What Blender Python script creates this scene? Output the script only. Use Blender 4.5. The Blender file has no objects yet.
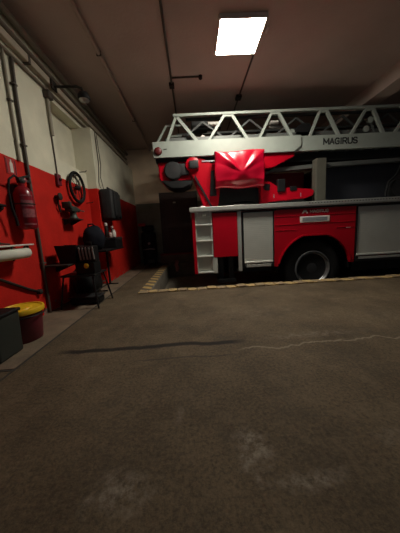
import bpy, bmesh, math, random
from mathutils import Vector, Matrix
random.seed(7)
PI = math.pi
COL = bpy.context.scene.collection
scene = bpy.context.scene

# ------------------------------------------------------------------ materials
def mat(name, color, rough=0.6, metal=0.0, var=0.12, scale=8.0, bump=0.0, bscale=60.0, spec=0.5, coat=0.0, dirt=None, dscale=3.0, damt=0.5):
    m = bpy.data.materials.new(name); m.use_nodes = True
    nt = m.node_tree; N = nt.nodes; L = nt.links
    b = N['Principled BSDF']
    b.inputs['Roughness'].default_value = rough
    b.inputs['Metallic'].default_value = metal
    b.inputs['Specular IOR Level'].default_value = spec
    b.inputs['Coat Weight'].default_value = coat
    g = N.new('ShaderNodeNewGeometry')
    n = N.new('ShaderNodeTexNoise'); n.inputs['Scale'].default_value = scale; n.inputs['Detail'].default_value = 6
    L.new(g.outputs['Position'], n.inputs['Vector'])
    r = N.new('ShaderNodeValToRGB')
    c = Vector(color[:3])
    r.color_ramp.elements[0].position = 0.3; r.color_ramp.elements[1].position = 0.7
    r.color_ramp.elements[0].color = (*(c * (1 - var)), 1)
    r.color_ramp.elements[1].color = (*(c * (1 + var)), 1)
    L.new(n.outputs['Fac'], r.inputs['Fac'])
    out = r.outputs['Color']
    if dirt:
        n2 = N.new('ShaderNodeTexNoise'); n2.inputs['Scale'].default_value = dscale; n2.inputs['Detail'].default_value = 8
        n2.inputs['Roughness'].default_value = 0.65
        L.new(g.outputs['Position'], n2.inputs['Vector'])
        r2 = N.new('ShaderNodeValToRGB')
        r2.color_ramp.elements[0].position = 0.48; r2.color_ramp.elements[1].position = 0.72
        r2.color_ramp.elements[0].color = (0, 0, 0, 1); r2.color_ramp.elements[1].color = (damt, damt, damt, 1)
        L.new(n2.outputs['Fac'], r2.inputs['Fac'])
        mx = N.new('ShaderNodeMix'); mx.data_type = 'RGBA'
        L.new(r2.outputs['Color'], mx.inputs[0]); L.new(out, mx.inputs[6])
        mx.inputs[7].default_value = (*dirt, 1)
        out = mx.outputs[2]
    L.new(out, b.inputs['Base Color'])
    if bump:
        n3 = N.new('ShaderNodeTexNoise'); n3.inputs['Scale'].default_value = bscale; n3.inputs['Detail'].default_value = 5
        L.new(g.outputs['Position'], n3.inputs['Vector'])
        bp = N.new('ShaderNodeBump'); bp.inputs['Strength'].default_value = bump; bp.inputs['Distance'].default_value = 0.01
        L.new(n3.outputs['Fac'], bp.inputs['Height']); L.new(bp.outputs['Normal'], b.inputs['Normal'])
    return m

def emis(name, color, s):
    m = bpy.data.materials.new(name); m.use_nodes = True
    nt = m.node_tree; nt.nodes.clear()
    e = nt.nodes.new('ShaderNodeEmission'); e.inputs[0].default_value = (*color, 1); e.inputs[1].default_value = s
    o = nt.nodes.new('ShaderNodeOutputMaterial'); nt.links.new(e.outputs[0], o.inputs[0])
    return m

def painted_wall(name, low, high, z0, edge=0.012):
    """two coats of paint: a dado below z0, another colour above"""
    m = mat(name, high, rough=0.75, var=0.1, scale=3.0, bump=0.25, bscale=35, spec=0.2)
    nt = m.node_tree; N = nt.nodes; L = nt.links; b = N['Principled BSDF']
    src = b.inputs['Base Color'].links[0].from_socket
    g = N.new('ShaderNodeNewGeometry'); sx = N.new('ShaderNodeSeparateXYZ'); L.new(g.outputs['Position'], sx.inputs[0])
    n = N.new('ShaderNodeTexNoise'); n.inputs['Scale'].default_value = 6; L.new(g.outputs['Position'], n.inputs['Vector'])
    a = N.new('ShaderNodeMath'); a.operation = 'MULTIPLY_ADD'; L.new(n.outputs['Fac'], a.inputs[0]); a.inputs[1].default_value = edge; L.new(sx.outputs['Z'], a.inputs[2])
    lt = N.new('ShaderNodeMath'); lt.operation = 'LESS_THAN'; L.new(a.outputs[0], lt.inputs[0]); lt.inputs[1].default_value = z0
    n2 = N.new('ShaderNodeTexNoise'); n2.inputs['Scale'].default_value = 4; n2.inputs['Detail'].default_value = 8; L.new(g.outputs['Position'], n2.inputs['Vector'])
    r = N.new('ShaderNodeValToRGB'); lo = Vector(low)
    r.color_ramp.elements[0].position = 0.3; r.color_ramp.elements[1].position = 0.75
    r.color_ramp.elements[0].color = (*(lo * 0.8), 1); r.color_ramp.elements[1].color = (*(lo * 1.15), 1)
    L.new(n2.outputs['Fac'], r.inputs[0])
    # worn chips of plaster showing near the floor
    n4 = N.new('ShaderNodeTexNoise'); n4.inputs['Scale'].default_value = 14; n4.inputs['Detail'].default_value = 8; L.new(g.outputs['Position'], n4.inputs['Vector'])
    zz = N.new('ShaderNodeMapRange'); L.new(sx.outputs['Z'], zz.inputs[0]); zz.inputs[1].default_value = 0.0; zz.inputs[2].default_value = 0.45; zz.inputs[3].default_value = 0.14; zz.inputs[4].default_value = -0.12
    ad = N.new('ShaderNodeMath'); ad.operation = 'ADD'; L.new(n4.outputs['Fac'], ad.inputs[0]); L.new(zz.outputs[0], ad.inputs[1])
    gt = N.new('ShaderNodeMath'); gt.operation = 'GREATER_THAN'; L.new(ad.outputs[0], gt.inputs[0]); gt.inputs[1].default_value = 0.72
    mc = N.new('ShaderNodeMix'); mc.data_type = 'RGBA'; L.new(gt.outputs[0], mc.inputs[0]); L.new(r.outputs[0], mc.inputs[6]); mc.inputs[7].default_value = (0.2, 0.15, 0.12, 1)
    mx = N.new('ShaderNodeMix'); mx.data_type = 'RGBA'; L.new(lt.outputs[0], mx.inputs[0]); L.new(src, mx.inputs[6]); L.new(mc.outputs[2], mx.inputs[7])
    L.new(mx.outputs[2], b.inputs['Base Color'])
    return m

def stripes(name, axis, period, ca, cb, wear):
    m = bpy.data.materials.new(name); m.use_nodes = True
    nt = m.node_tree; N = nt.nodes; L = nt.links; b = N['Principled BSDF']; b.inputs['Roughness'].default_value = 0.8
    g = N.new('ShaderNodeNewGeometry'); sx = N.new('ShaderNodeSeparateXYZ'); L.new(g.outputs['Position'], sx.inputs[0])
    other = 'Y' if axis == 'X' else 'X'
    a = N.new('ShaderNodeMath'); a.operation = 'MULTIPLY_ADD'; L.new(sx.outputs[other], a.inputs[0]); a.inputs[1].default_value = 0.7; L.new(sx.outputs[axis], a.inputs[2])
    d = N.new('ShaderNodeMath'); d.operation = 'DIVIDE'; L.new(a.outputs[0], d.inputs[0]); d.inputs[1].default_value = period
    f = N.new('ShaderNodeMath'); f.operation = 'FRACT'; L.new(d.outputs[0], f.inputs[0])
    lt = N.new('ShaderNodeMath'); lt.operation = 'LESS_THAN'; L.new(f.outputs[0], lt.inputs[0]); lt.inputs[1].default_value = 0.5
    mx = N.new('ShaderNodeMix'); mx.data_type = 'RGBA'; L.new(lt.outputs[0], mx.inputs[0]); mx.inputs[6].default_value = (*ca, 1); mx.inputs[7].default_value = (*cb, 1)
    n = N.new('ShaderNodeTexNoise'); n.inputs['Scale'].default_value = 12; n.inputs['Detail'].default_value = 8; L.new(g.outputs['Position'], n.inputs['Vector'])
    mr = N.new('ShaderNodeMapRange'); L.new(n.outputs['Fac'], mr.inputs[0]); mr.inputs[1].default_value = 0.35; mr.inputs[2].default_value = 0.65; mr.inputs[4].default_value = wear
    m2 = N.new('ShaderNodeMix'); m2.data_type = 'RGBA'; L.new(mr.outputs[0], m2.inputs[0]); L.new(mx.outputs[2], m2.inputs[6]); m2.inputs[7].default_value = (0.16, 0.12, 0.08, 1)
    L.new(m2.outputs[2], b.inputs['Base Color'])
    return m

M = {}
M['ceiling'] = mat('ceiling paint', (0.50, 0.40, 0.36), rough=0.85, var=0.06, scale=2.0, bump=0.3, bscale=25)
M['beam'] = mat('beam paint', (0.55, 0.45, 0.40), rough=0.85, var=0.06, scale=2.0)
M['wall_left'] = painted_wall('red and cream wall', (0.50, 0.014, 0.008), (0.64, 0.61, 0.485), 1.735)
M['wall_back'] = painted_wall('grey and cream wall', (0.27, 0.265, 0.215), (0.78, 0.62, 0.45), 1.775)
M['wall_plain'] = mat('plain wall', (0.35, 0.31, 0.26), rough=0.85)
M['pit'] = mat('pit concrete', (0.17, 0.145, 0.11), rough=0.9, var=0.2, scale=5, bump=0.3)
M['strip'] = mat('strip concrete', (0.15, 0.108, 0.070), rough=0.85, var=0.2, scale=5, bump=0.35, bscale=40, dirt=(0.06, 0.045, 0.035), dscale=4, damt=0.6)
M['joint'] = mat('joint tar', (0.03, 0.025, 0.02), rough=0.9)
M['kerb_x'] = stripes('worn hazard kerb front', 'X', 0.30, (0.42, 0.29, 0.11), (0.24, 0.17, 0.09), 0.55)
M['kerb_y'] = stripes('worn hazard kerb side', 'Y', 0.235, (0.05, 0.04, 0.03), (0.40, 0.26, 0.075), 0.55)
M['truck_red'] = mat('fire engine red', (0.38, 0.001, 0.010), rough=0.32, var=0.04, spec=0.22)
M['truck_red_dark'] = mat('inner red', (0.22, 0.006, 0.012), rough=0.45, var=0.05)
M['vinyl'] = mat('red vinyl', (0.37, 0.001, 0.017), rough=0.27, var=0.05, scale=6, spec=0.5)
M['ladder'] = mat('ladder grey', (0.30, 0.33, 0.295), rough=0.55, metal=0.1, var=0.05)
M['ladder_shaded'] = mat('ladder grey darkened as shade', (0.04, 0.042, 0.04), rough=0.6, var=0.1)  # ladder grey darkened: shade within the lattice is put into the colour
M['ladder_dark'] = mat('ladder inner grey', (0.11, 0.115, 0.108), rough=0.5, metal=0.3, var=0.1)
M['alu'] = mat('aluminium trim', (0.50, 0.50, 0.46), rough=0.42, metal=0.55, var=0.08, scale=20)
M['shutter'] = None
M['step'] = mat('step grey', (0.50, 0.52, 0.47), rough=0.5, metal=0.25, var=0.08)
M['step_edge'] = mat('step edge', (0.66, 0.67, 0.61), rough=0.4, metal=0.4, var=0.06)
M['rubber'] = mat('rubber', (0.007, 0.007, 0.0075), rough=0.75, spec=0.2, var=0.2)
M['black'] = mat('black plastic', (0.006, 0.006, 0.0065), rough=0.55, spec=0.25, var=0.2)
M['black_metal'] = mat('black metal', (0.009, 0.009, 0.0095), rough=0.45, spec=0.3, var=0.2)
M['charcoal'] = mat('charcoal', (0.016, 0.016, 0.017), rough=0.6, spec=0.3, var=0.2)
M['navy'] = mat('dark navy fabric', (0.008, 0.009, 0.014), rough=0.9, spec=0.15, var=0.2)
M['rim'] = mat('rim steel', (0.20, 0.205, 0.21), rough=0.38, metal=0.7, var=0.15)
M['rim_dark'] = mat('rim inner', (0.025, 0.026, 0.028), rough=0.5, metal=0.3, var=0.2)
M['white'] = mat('off white', (0.62, 0.58, 0.53), rough=0.5, var=0.05)
M['letter_black'] = mat('letter black', (0.02, 0.02, 0.022), rough=0.6)
M['letter_white'] = mat('letter white', (0.72, 0.64, 0.60), rough=0.5, var=0.03)
M['plate_grey'] = mat('plate inset', (0.22, 0.23, 0.24), rough=0.4, var=0.1, scale=40)
M['post'] = mat('olive post', (0.10, 0.095, 0.075), rough=0.55, metal=0.2, var=0.06)
M['blue_black'] = mat('dark panel', (0.03, 0.032, 0.04), rough=0.35, var=0.1)
M['ext_red'] = mat('extinguisher red', (0.20, 0.004, 0.012), rough=0.3, var=0.05)
M['label'] = mat('faded label', (0.26, 0.07, 0.08), rough=0.4, var=0.3, scale=50)
M['sign_red'] = mat('sign red', (0.40, 0.02, 0.02), rough=0.5)
M['bucket'] = mat('bucket maroon', (0.13, 0.010, 0.02), rough=0.45, var=0.06)
M['yellow'] = mat('yellow lid', (0.72, 0.44, 0.015), rough=0.45, var=0.06)
M['box_green'] = mat('dark green plastic', (0.022, 0.026, 0.022), rough=0.5, var=0.15)
M['pipe'] = mat('pipe dark', (0.07, 0.052, 0.040), rough=0.55, metal=0.1, var=0.15)
M['pipe_brown'] = mat('pipe brown', (0.17, 0.13, 0.095), rough=0.6, var=0.12)
M['pipe_pale'] = mat('pipe pale', (0.26, 0.225, 0.17), rough=0.6, var=0.1)
M['pipe_ceiling'] = mat('pipe painted', (0.48, 0.38, 0.33), rough=0.65, var=0.1)
M['trunk'] = mat('trunking', (0.46, 0.39, 0.30), rough=0.65, var=0.08)
M['rust'] = mat('dull iron', (0.022, 0.017, 0.014), rough=0.65, spec=0.3, var=0.3)
M['vise'] = mat('vise green grey', (0.045, 0.052, 0.042), rough=0.5, metal=0.3, var=0.2)
M['paper'] = mat('paper', (0.60, 0.60, 0.52), rough=0.85, var=0.06, bump=0.2)
M['cloth'] = mat('pale cloth', (0.55, 0.52, 0.48), rough=0.9, var=0.08)
M['door'] = mat('door brown', (0.055, 0.024, 0.019), rough=0.55, var=0.12)
M['door_frame'] = mat('door frame', (0.05, 0.03, 0.024), rough=0.6)
M['sill_red'] = mat('sill red', (0.30, 0.06, 0.05), rough=0.7, var=0.2)
M['rag'] = mat('faded rag', (0.45, 0.20, 0.18), rough=0.95, var=0.2)
M['pale_bar'] = mat('pale bar', (0.22, 0.21, 0.195), rough=0.5, var=0.1)
M['steel'] = mat('steel', (0.4, 0.4, 0.4), rough=0.35, metal=0.8)
M['red_cap'] = mat('red cap', (0.5, 0.02, 0.03), rough=0.45)
M['lamp_red'] = mat('lamp red', (0.10, 0.006, 0.006), rough=0.5)
M['pink_glass'] = mat('jar lid', (0.45, 0.32, 0.28), rough=0.4)
M['panel'] = emis('panel diffuser', (1.0, 0.95, 0.82), 104.0)

def shutter_mat():
    m = mat('roller slats', (0.48, 0.485, 0.44), rough=0.42, metal=0.3, var=0.06, scale=4)
    nt = m.node_tree; N = nt.nodes; L = nt.links; b = N['Principled BSDF']
    g = N.new('ShaderNodeNewGeometry'); sx = N.new('ShaderNodeSeparateXYZ'); L.new(g.outputs['Position'], sx.inputs[0])
    mu = N.new('ShaderNodeMath'); mu.operation = 'MULTIPLY'; L.new(sx.outputs['Z'], mu.inputs[0]); mu.inputs[1].default_value = 2 * PI / 0.032
    s = N.new('ShaderNodeMath'); s.operation = 'SINE'; L.new(mu.outputs[0], s.inputs[0])
    bp = N.new('ShaderNodeBump'); bp.inputs['Strength'].default_value = 0.12; bp.inputs['Distance'].default_value = 0.004
    L.new(s.outputs[0], bp.inputs['Height']); L.new(bp.outputs['Normal'], b.inputs['Normal'])
    return m
M['shutter'] = shutter_mat()

def floor_mat():
    m = bpy.data.materials.new('garage floor'); m.use_nodes = True
    nt = m.node_tree; N = nt.nodes; L = nt.links; b = N['Principled BSDF']
    b.inputs['Roughness'].default_value = 0.8; b.inputs['Specular IOR Level'].default_value = 0.3
    g = N.new('ShaderNodeNewGeometry')
    def noise(scale, detail=8, rough=0.6):
        n = N.new('ShaderNodeTexNoise'); n.inputs['Scale'].default_value = scale; n.inputs['Detail'].default_value = detail; n.inputs['Roughness'].default_value = rough
        L.new(g.outputs['Position'], n.inputs['Vector']); return n.outputs['Fac']
    def ramp(src, p0, p1, c0, c1):
        r = N.new('ShaderNodeValToRGB'); r.color_ramp.elements[0].position = p0; r.color_ramp.elements[1].position = p1
        r.color_ramp.elements[0].color = (*c0, 1); r.color_ramp.elements[1].color = (*c1, 1); L.new(src, r.inputs[0]); return r.outputs[0]
    def mix(fac, a, c, blend='MIX'):
        x = N.new('ShaderNodeMix'); x.data_type = 'RGBA'; x.blend_type = blend; L.new(fac, x.inputs[0]); L.new(a, x.inputs[6])
        if isinstance(c, tuple): x.inputs[7].default_value = (*c, 1)
        else: L.new(c, x.inputs[7])
        return x.outputs[2]
    base = ramp(noise(2.2), 0.3, 0.72, (0.058, 0.041, 0.0235), (0.124, 0.091, 0.055))
    grit = ramp(noise(60, 5, 0.8), 0.33, 0.68, (0.45, 0.45, 0.45), (1.45, 1.42, 1.38))
    one = N.new('ShaderNodeValue'); one.outputs[0].default_value = 1.0
    c = mix(one.outputs[0], base, grit, 'MULTIPLY')
    # pale scuffed patches (three worn spots where the screed shows)
    sx = N.new('ShaderNodeSeparateXYZ'); L.new(g.outputs['Position'], sx.inputs[0])
    wob = noise(9, 8, 0.7)
    patchy = ramp(noise(24, 8, 0.8), 0.42, 0.60, (0, 0, 0), (1, 1, 1))
    mott = ramp(noise(6, 8, 0.75), 0.52, 0.70, (0, 0, 0), (0.45, 0.45, 0.45))
    c = mix(mott, c, (0.168, 0.128, 0.082))
    mot2 = ramp(noise(3.3, 6, 0.7), 0.50, 0.68, (0, 0, 0), (0.55, 0.55, 0.55))
    c = mix(mot2, c, (0.046, 0.035, 0.024))
    def spot(x, y, rx, ry, amt, c, col):
        v = N.new('ShaderNodeVectorMath'); v.operation = 'SUBTRACT'; L.new(g.outputs['Position'], v.inputs[0]); v.inputs[1].default_value = (x, y, 0)
        d = N.new('ShaderNodeVectorMath'); d.operation = 'DIVIDE'; L.new(v.outputs[0], d.inputs[0]); d.inputs[1].default_value = (rx, ry, 1)
        l = N.new('ShaderNodeVectorMath'); l.operation = 'LENGTH'; L.new(d.outputs[0], l.inputs[0])
        a = N.new('ShaderNodeMath'); a.operation = 'MULTIPLY_ADD'; L.new(wob, a.inputs[0]); a.inputs[1].default_value = 2.2; L.new(l.outputs['Value'], a.inputs[2])
        r = N.new('ShaderNodeMapRange'); L.new(a.outputs[0], r.inputs[0]); r.inputs[1].default_value = 2.0; r.inputs[2].default_value = 1.3; r.inputs[3].default_value = 0; r.inputs[4].default_value = amt
        pm = N.new('ShaderNodeMath'); pm.operation = 'MULTIPLY'; L.new(r.outputs[0], pm.inputs[0]); L.new(patchy, pm.inputs[1])
        return mix(pm.outputs[0], c, col)
    pale = (0.215, 0.18, 0.14)
    c = spot(-0.30, 0.68, 0.16, 0.10, 0.8, c, pale)
    c = spot(0.20, 0.79, 0.11, 0.12, 0.95, c, pale)
    c = spot(0.36, 0.66, 0.20, 0.05, 0.8, c, pale)
    c = spot(0.78, 0.80, 0.13, 0.06, 0.35, c, pale)
    c = spot(-0.12, 0.99, 0.035, 0.10, 0.5, c, pale)
    c = spot(0.95, 1.72, 0.55, 0.07, 0.55, c, (0.20, 0.165, 0.125))
    c = spot(0.55, 2.3, 0.5, 0.25, 0.3, c, (0.18, 0.145, 0.105))
    c = spot(1.9, 2.0, 0.6, 0.2, 0.3, c, (0.18, 0.145, 0.105))
    c = spot(-0.6, 2.6, 0.5, 0.5, 0.35, c, (0.06, 0.045, 0.03))
    # the long damp dark seam and a pale one beside it
    def line(y, amp, fr, x0, x1, w, amt, c, col):
        q = N.new('ShaderNodeTexNoise'); q.noise_dimensions = '1D'; q.inputs['Scale'].default_value = fr; q.inputs['Detail'].default_value = 6
        L.new(sx.outputs['X'], q.inputs['W'])
        a = N.new('ShaderNodeMath'); a.operation = 'MULTIPLY_ADD'; L.new(q.outputs['Fac'], a.inputs[0]); a.inputs[1].default_value = amp; L.new(sx.outputs['Y'], a.inputs[2])
        s = N.new('ShaderNodeMath'); s.operation = 'SUBTRACT'; L.new(a.outputs[0], s.inputs[0]); s.inputs[1].default_value = y + amp * 0.5
        ab = N.new('ShaderNodeMath'); ab.operation = 'ABSOLUTE'; L.new(s.outputs[0], ab.inputs[0])
        r = N.new('ShaderNodeMapRange'); L.new(ab.outputs[0], r.inputs[0]); r.inputs[1].default_value = w; r.inputs[2].default_value = w * 0.5; r.inputs[3].default_value = 0; r.inputs[4].default_value = amt
        e1 = N.new('ShaderNodeMapRange'); L.new(sx.outputs['X'], e1.inputs[0]); e1.inputs[1].default_value = x0; e1.inputs[2].default_value = x0 + 0.12
        e2 = N.new('ShaderNodeMapRange'); L.new(sx.outputs['X'], e2.inputs[0]); e2.inputs[1].default_value = x1; e2.inputs[2].default_value = x1 - 0.12
        p = N.new('ShaderNodeMath'); p.operation = 'MULTIPLY'; L.new(e1.outputs[0], p.inputs[0]); L.new(e2.outputs[0], p.inputs[1])
        p2 = N.new('ShaderNodeMath'); p2.operation = 'MULTIPLY'; L.new(p.outputs[0], p2.inputs[0]); L.new(r.outputs[0], p2.inputs[1])
        return mix(p2.outputs[0], c, col)
    c = line(1.69, 0.10, 2.5, -1.12, 0.38, 0.036, 0.97, c, (0.010, 0.007, 0.005))
    c = line(1.50, 0.06, 3, -0.5, 0.3, 0.012, 0.6, c, (0.03, 0.022, 0.016))
    c = line(1.58, 0.30, 2.6, 0.25, 2.2, 0.012, 0.6, c, (0.22, 0.18, 0.13))
    L.new(c, b.inputs['Base Color'])
    bp = N.new('ShaderNodeBump'); bp.inputs['Strength'].default_value = 0.75; bp.inputs['Distance'].default_value = 0.006
    L.new(noise(55, 6, 0.7), bp.inputs['Height']); L.new(bp.outputs['Normal'], b.inputs['Normal'])
    return m
M['floor'] = floor_mat()

# ------------------------------------------------------------------ mesh helpers
def box(bm, lo, hi, bev=0.0, seg=2):
    r = bmesh.ops.create_cube(bm, size=1.0)
    vs = r['verts']
    for v in vs:
        v.co = Vector([(lo[i] + hi[i]) / 2 + v.co[i] * (hi[i] - lo[i]) for i in range(3)])
    if bev > 0:
        es = list({e for v in vs for e in v.link_edges})
        bmesh.ops.bevel(bm, geom=es, offset=bev, segments=seg, affect='EDGES', profile=0.5)
    return vs

def frame_of(d):
    d = d.normalized()
    a = Vector((0, 0, 1)) if abs(d.z) < 0.9 else Vector((1, 0, 0))
    u = d.cross(a).normalized(); w = d.cross(u).normalized()
    return u, w

def tube(bm, pts, r, seg=10, cap=True, radii=None):
    pts = [Vector(p) for p in pts]; rings = []; pu = None
    for i, p in enumerate(pts):
        d = (pts[min(i + 1, len(pts) - 1)] - pts[max(i - 1, 0)])
        if pu is None: u, w = frame_of(d)
        else:
            dn = d.normalized(); u = (pu - dn * pu.dot(dn)).normalized(); w = dn.cross(u)
        pu = u
        rr = radii[i] if radii else r
        rings.append([bm.verts.new(p + u * math.cos(2 * PI * k / seg) * rr + w * math.sin(2 * PI * k / seg) * rr) for k in range(seg)])
    for a, b in zip(rings, rings[1:]):
        for k in range(seg): bm.faces.new((a[k], a[(k + 1) % seg], b[(k + 1) % seg], b[k]))
    if cap:
        bm.faces.new(rings[0][::-1]); bm.faces.new(rings[-1])

def bar(bm, a, b, w, h, up=(0, 1, 0)):
    """rectangular bar from a to b; w across 'side', h along up"""
    a = Vector(a); b = Vector(b); d = (b - a).normalized(); up = Vector(up); s = d.cross(up).normalized(); up = s.cross(d).normalized()
    q = []
    for p in (a, b):
        q.append([bm.verts.new(p + s * sx * w / 2 + up * sy * h / 2) for sx, sy in ((-1, -1), (1, -1), (1, 1), (-1, 1))])
    for k in range(4): bm.faces.new((q[0][k], q[0][(k + 1) % 4], q[1][(k + 1) % 4], q[1][k]))
    bm.faces.new(q[0][::-1]); bm.faces.new(q[1])

def prism(bm, outline, y0, y1, axis='Y', bev=0.0):
    """outline in the plane perpendicular to axis; Y -> (x,z), X -> (y,z), Z -> (x,y)"""
    def mk(p, t):
        return {'Y': (p[0], t, p[1]), 'X': (t, p[0], p[1]), 'Z': (p[0], p[1], t)}[axis]
    a = [bm.verts.new(mk(p, y0)) for p in outline]; b = [bm.verts.new(mk(p, y1)) for p in outline]
    n = len(outline)
    fs = [bm.faces.new(a), bm.faces.new(b[::-1])]
    for k in range(n): fs.append(bm.faces.new((a[(k + 1) % n], a[k], b[k], b[(k + 1) % n])))
    bmesh.ops.recalc_face_normals(bm, faces=fs)
    if bev > 0:
        es = list({e for e in fs[0].edges} | {e for e in fs[1].edges})
        bmesh.ops.bevel(bm, geom=es, offset=bev, segments=2, affect='EDGES')

def lathe(bm, prof, c, axis='Z', seg=28, close=True):
    """prof: list of (r, h) along the axis from c"""
    c = Vector(c); rings = []
    for r, h in prof:
        ring = []
        for k in range(seg):
            a = 2 * PI * k / seg; x, y = r * math.cos(a), r * math.sin(a)
            p = {'Z': (x, y, h), 'Y': (x, h, y), 'X': (h, x, y)}[axis]
            ring.append(bm.verts.new(c + Vector(p)))
        rings.append(ring)
    fs = []
    for a, b in zip(rings, rings[1:]):
        for k in range(seg): fs.append(bm.faces.new((a[k], a[(k + 1) % seg], b[(k + 1) % seg], b[k])))
    if close:
        fs.append(bm.faces.new(rings[0][::-1])); fs.append(bm.faces.new(rings[-1]))
    bmesh.ops.recalc_face_normals(bm, faces=fs)

def torus(bm, c, R, r, axis='X', seg=36, rs=10, a0=0, a1=2 * PI):
    full = abs(a1 - a0 - 2 * PI) < 1e-4; rings = []
    n = seg if full else seg + 1
    for i in range(n):
        a = a0 + (a1 - a0) * i / seg; ring = []
        for k in range(rs):
            t = 2 * PI * k / rs; q = R + r * math.cos(t); h = r * math.sin(t)
            x, y = q * math.cos(a), q * math.sin(a)
            p = {'Z': (x, y, h), 'Y': (x, h, y), 'X': (h, x, y)}[axis]
            ring.append(bm.verts.new(Vector(c) + Vector(p)))
        rings.append(ring)
    m = len(rings)
    for i in range(m if full else m - 1):
        a, b = rings[i], rings[(i + 1) % m]
        for k in range(rs): bm.faces.new((a[k], a[(k + 1) % rs], b[(k + 1) % rs], b[k]))

def blob(bm, c, s, sub=3, noise=0.0, seed=0, flat=None):
    r = bmesh.ops.create_icosphere(bm, subdivisions=sub, radius=1.0)
    rnd = random.Random(seed); ph = [rnd.uniform(0, 6) for _ in range(6)]
    for v in r['verts']:
        p = v.co.copy()
        k = 1 + noise * (math.sin(3 * p.x + ph[0]) * math.sin(4 * p.y + ph[1]) + 0.6 * math.sin(7 * p.z + ph[2] + 3 * p.x) + 0.4 * math.sin(9 * p.y + ph[3]))
        p = Vector((c[0] + p.x * s[0] * k, c[1] + p.y * s[1] * k, c[2] + p.z * s[2] * k))
        if flat is not None and p.z < flat: p.z = flat
        v.co = p

def obj(name, bm, m, parent=None, smooth=False, ang=40):
    bmesh.ops.recalc_face_normals(bm, faces=bm.faces[:])
    me = bpy.data.meshes.new(name); bm.to_mesh(me); bm.free()
    if isinstance(m, (list, tuple)):
        for x in m: me.materials.append(x)
    else: me.materials.append(m)
    if smooth:
        for p in me.polygons: p.use_smooth = True
        try: me.set_sharp_from_angle(angle=math.radians(ang))
        except Exception: pass
    o = bpy.data.objects.new(name, me); COL.objects.link(o)
    if parent is not None:
        o.parent = parent
        o.matrix_parent_inverse = parent_world(parent).inverted()
    return o

def parent_world(p):
    w = p.matrix_parent_inverse @ p.matrix_basis if p.parent else p.matrix_basis.copy()
    return parent_world(p.parent) @ w if p.parent else w

def B(): return bmesh.new()

def tag(o, label, cat, group=None):
    o['label'] = label; o['category'] = cat
    if group: o['group'] = group
    return o

def thing(name, loc, label, cat, group=None):
    o = bpy.data.objects.new(name, None); o.empty_display_size = 0.1; o.location = loc
    COL.objects.link(o); tag(o, label, cat, group); return o

def struct(name, bm, m, parent=None):
    o = obj(name, bm, m, parent)
    if parent is None: o['kind'] = 'structure'
    return o

GLYPH = {  # pen strokes in a unit cell (x right, z up)
    'M': [[(0, 0), (0, 1)], [(0, 1), (.5, .25)], [(.5, .25), (1, 1)], [(1, 1), (1, 0)]],
    'A': [[(0, 0), (.5, 1)], [(.5, 1), (1, 0)], [(.2, .33), (.8, .33)]],
    'G': [[(.95, .85), (.7, 1), (.3, 1), (0, .7), (0, .3), (.3, 0), (.75, 0), (.95, .12), (.95, .48), (.55, .48)]],
    'I': [[(.5, 0), (.5, 1)]],
    'R': [[(0, 0), (0, 1), (.7, 1), (.92, .86), (.92, .62), (.7, .46), (0, .46)], [(.5, .46), (1, 0)]],
    'U': [[(0, 1), (0, .25), (.25, 0), (.75, 0), (1, .25), (1, 1)]],
    'S': [[(.95, .85), (.7, 1), (.28, 1), (.04, .84), (.04, .64), (.25, .53), (.75, .46), (.96, .35), (.96, .15), (.7, 0), (.28, 0), (.02, .15)]]}
def lettering(name, s, x0, x1, z0, z1, y, depth, m, parent, pen=0.17):
    """raised block letters, facing -Y"""
    h = z1 - z0; pw = pen * h; gap = 0.30; wid = [0.32 if c == 'I' else 1.25 if c == 'M' else 1.0 for c in s]
    tot = sum(wid) + gap * (len(s) - 1); k = (x1 - x0 - pw) / tot; x = x0 + pw / 2
    bm = B()
    for c, w_ in zip(s, wid):
        for st_ in GLYPH[c]:
            q = [(x + p[0] * w_ * k, z0 + pw / 2 + p[1] * (h - pw)) for p in st_]
            for (ax_, az), (bx_, bz) in zip(q, q[1:]):
                d = Vector((bx_ - ax_, 0, bz - az)).normalized() * pw * 0.35
                bar(bm, (ax_ - d.x, y - depth / 2, az - d.z), (bx_ + d.x, y - depth / 2, bz + d.z), pw, depth, (0, 1, 0))
        x += (w_ + gap) * k
    return obj(name, bm, m, parent)

# ------------------------------------------------------------------ the room
CE = 3.28; YB = 7.0; XR = 8.0; YF = -4.0
PX, PY, PB, PZ = -0.72, 3.47, 6.5, -0.38         # pit: left edge, front edge, back edge, bottom
bm = B()
box(bm, (-2.1, YF, -0.5), (XR, PY, 0)); box(bm, (-2.1, PY, -0.5), (PX, YB, 0)); box(bm, (PX, PB, -0.5), (XR, YB, 0))
struct('floor', bm, M['floor'])
bm = B(); box(bm, (PX, PY, PZ - 0.1), (XR, PB, PZ)); struct('floor_pit', bm, M['pit'])
bm = B(); box(bm, (PX, PB - 0.012, PZ), (XR, PB, 0.0)); box(bm, (PX, PY, PZ), (PX + 0.012, PB - 0.012, 0.0)); struct('wall_pit', bm, M['pit'])
bm = B(); box(bm, (-2.1, YF, CE), (XR, YB + 0.2, CE + 0.15)); struct('ceiling', bm, M['ceiling'])
bm = B()
box(bm, (-2.1, YF, 0), (-1.8, 3.42, CE)); box(bm, (-2.1, 3.42, 0), (-1.8, 4.25, 1.98)); box(bm, (-2.1, 3.42, 2.73), (-1.8, YB, CE))
box(bm, (-2.1, 3.42, 1.98), (-1.96, 4.25, 2.73))
struct('wall_left', bm, M['wall_left'])
bm = B(); box(bm, (-2.1, 4.25, 0), (-1.64, YB, 2.73)); struct('wall_left', bm, M['wall_left'])
bm = B(); box(bm, (-2.1, YB, -0.5), (XR, YB + 0.2, CE)); struct('wall_back', bm, M['wall_back'])
bm = B(); box(bm, (XR, YF, -0.5), (XR + 0.2, YB + 0.2, CE)); struct('wall_right', bm, M['wall_plain'])
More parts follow.
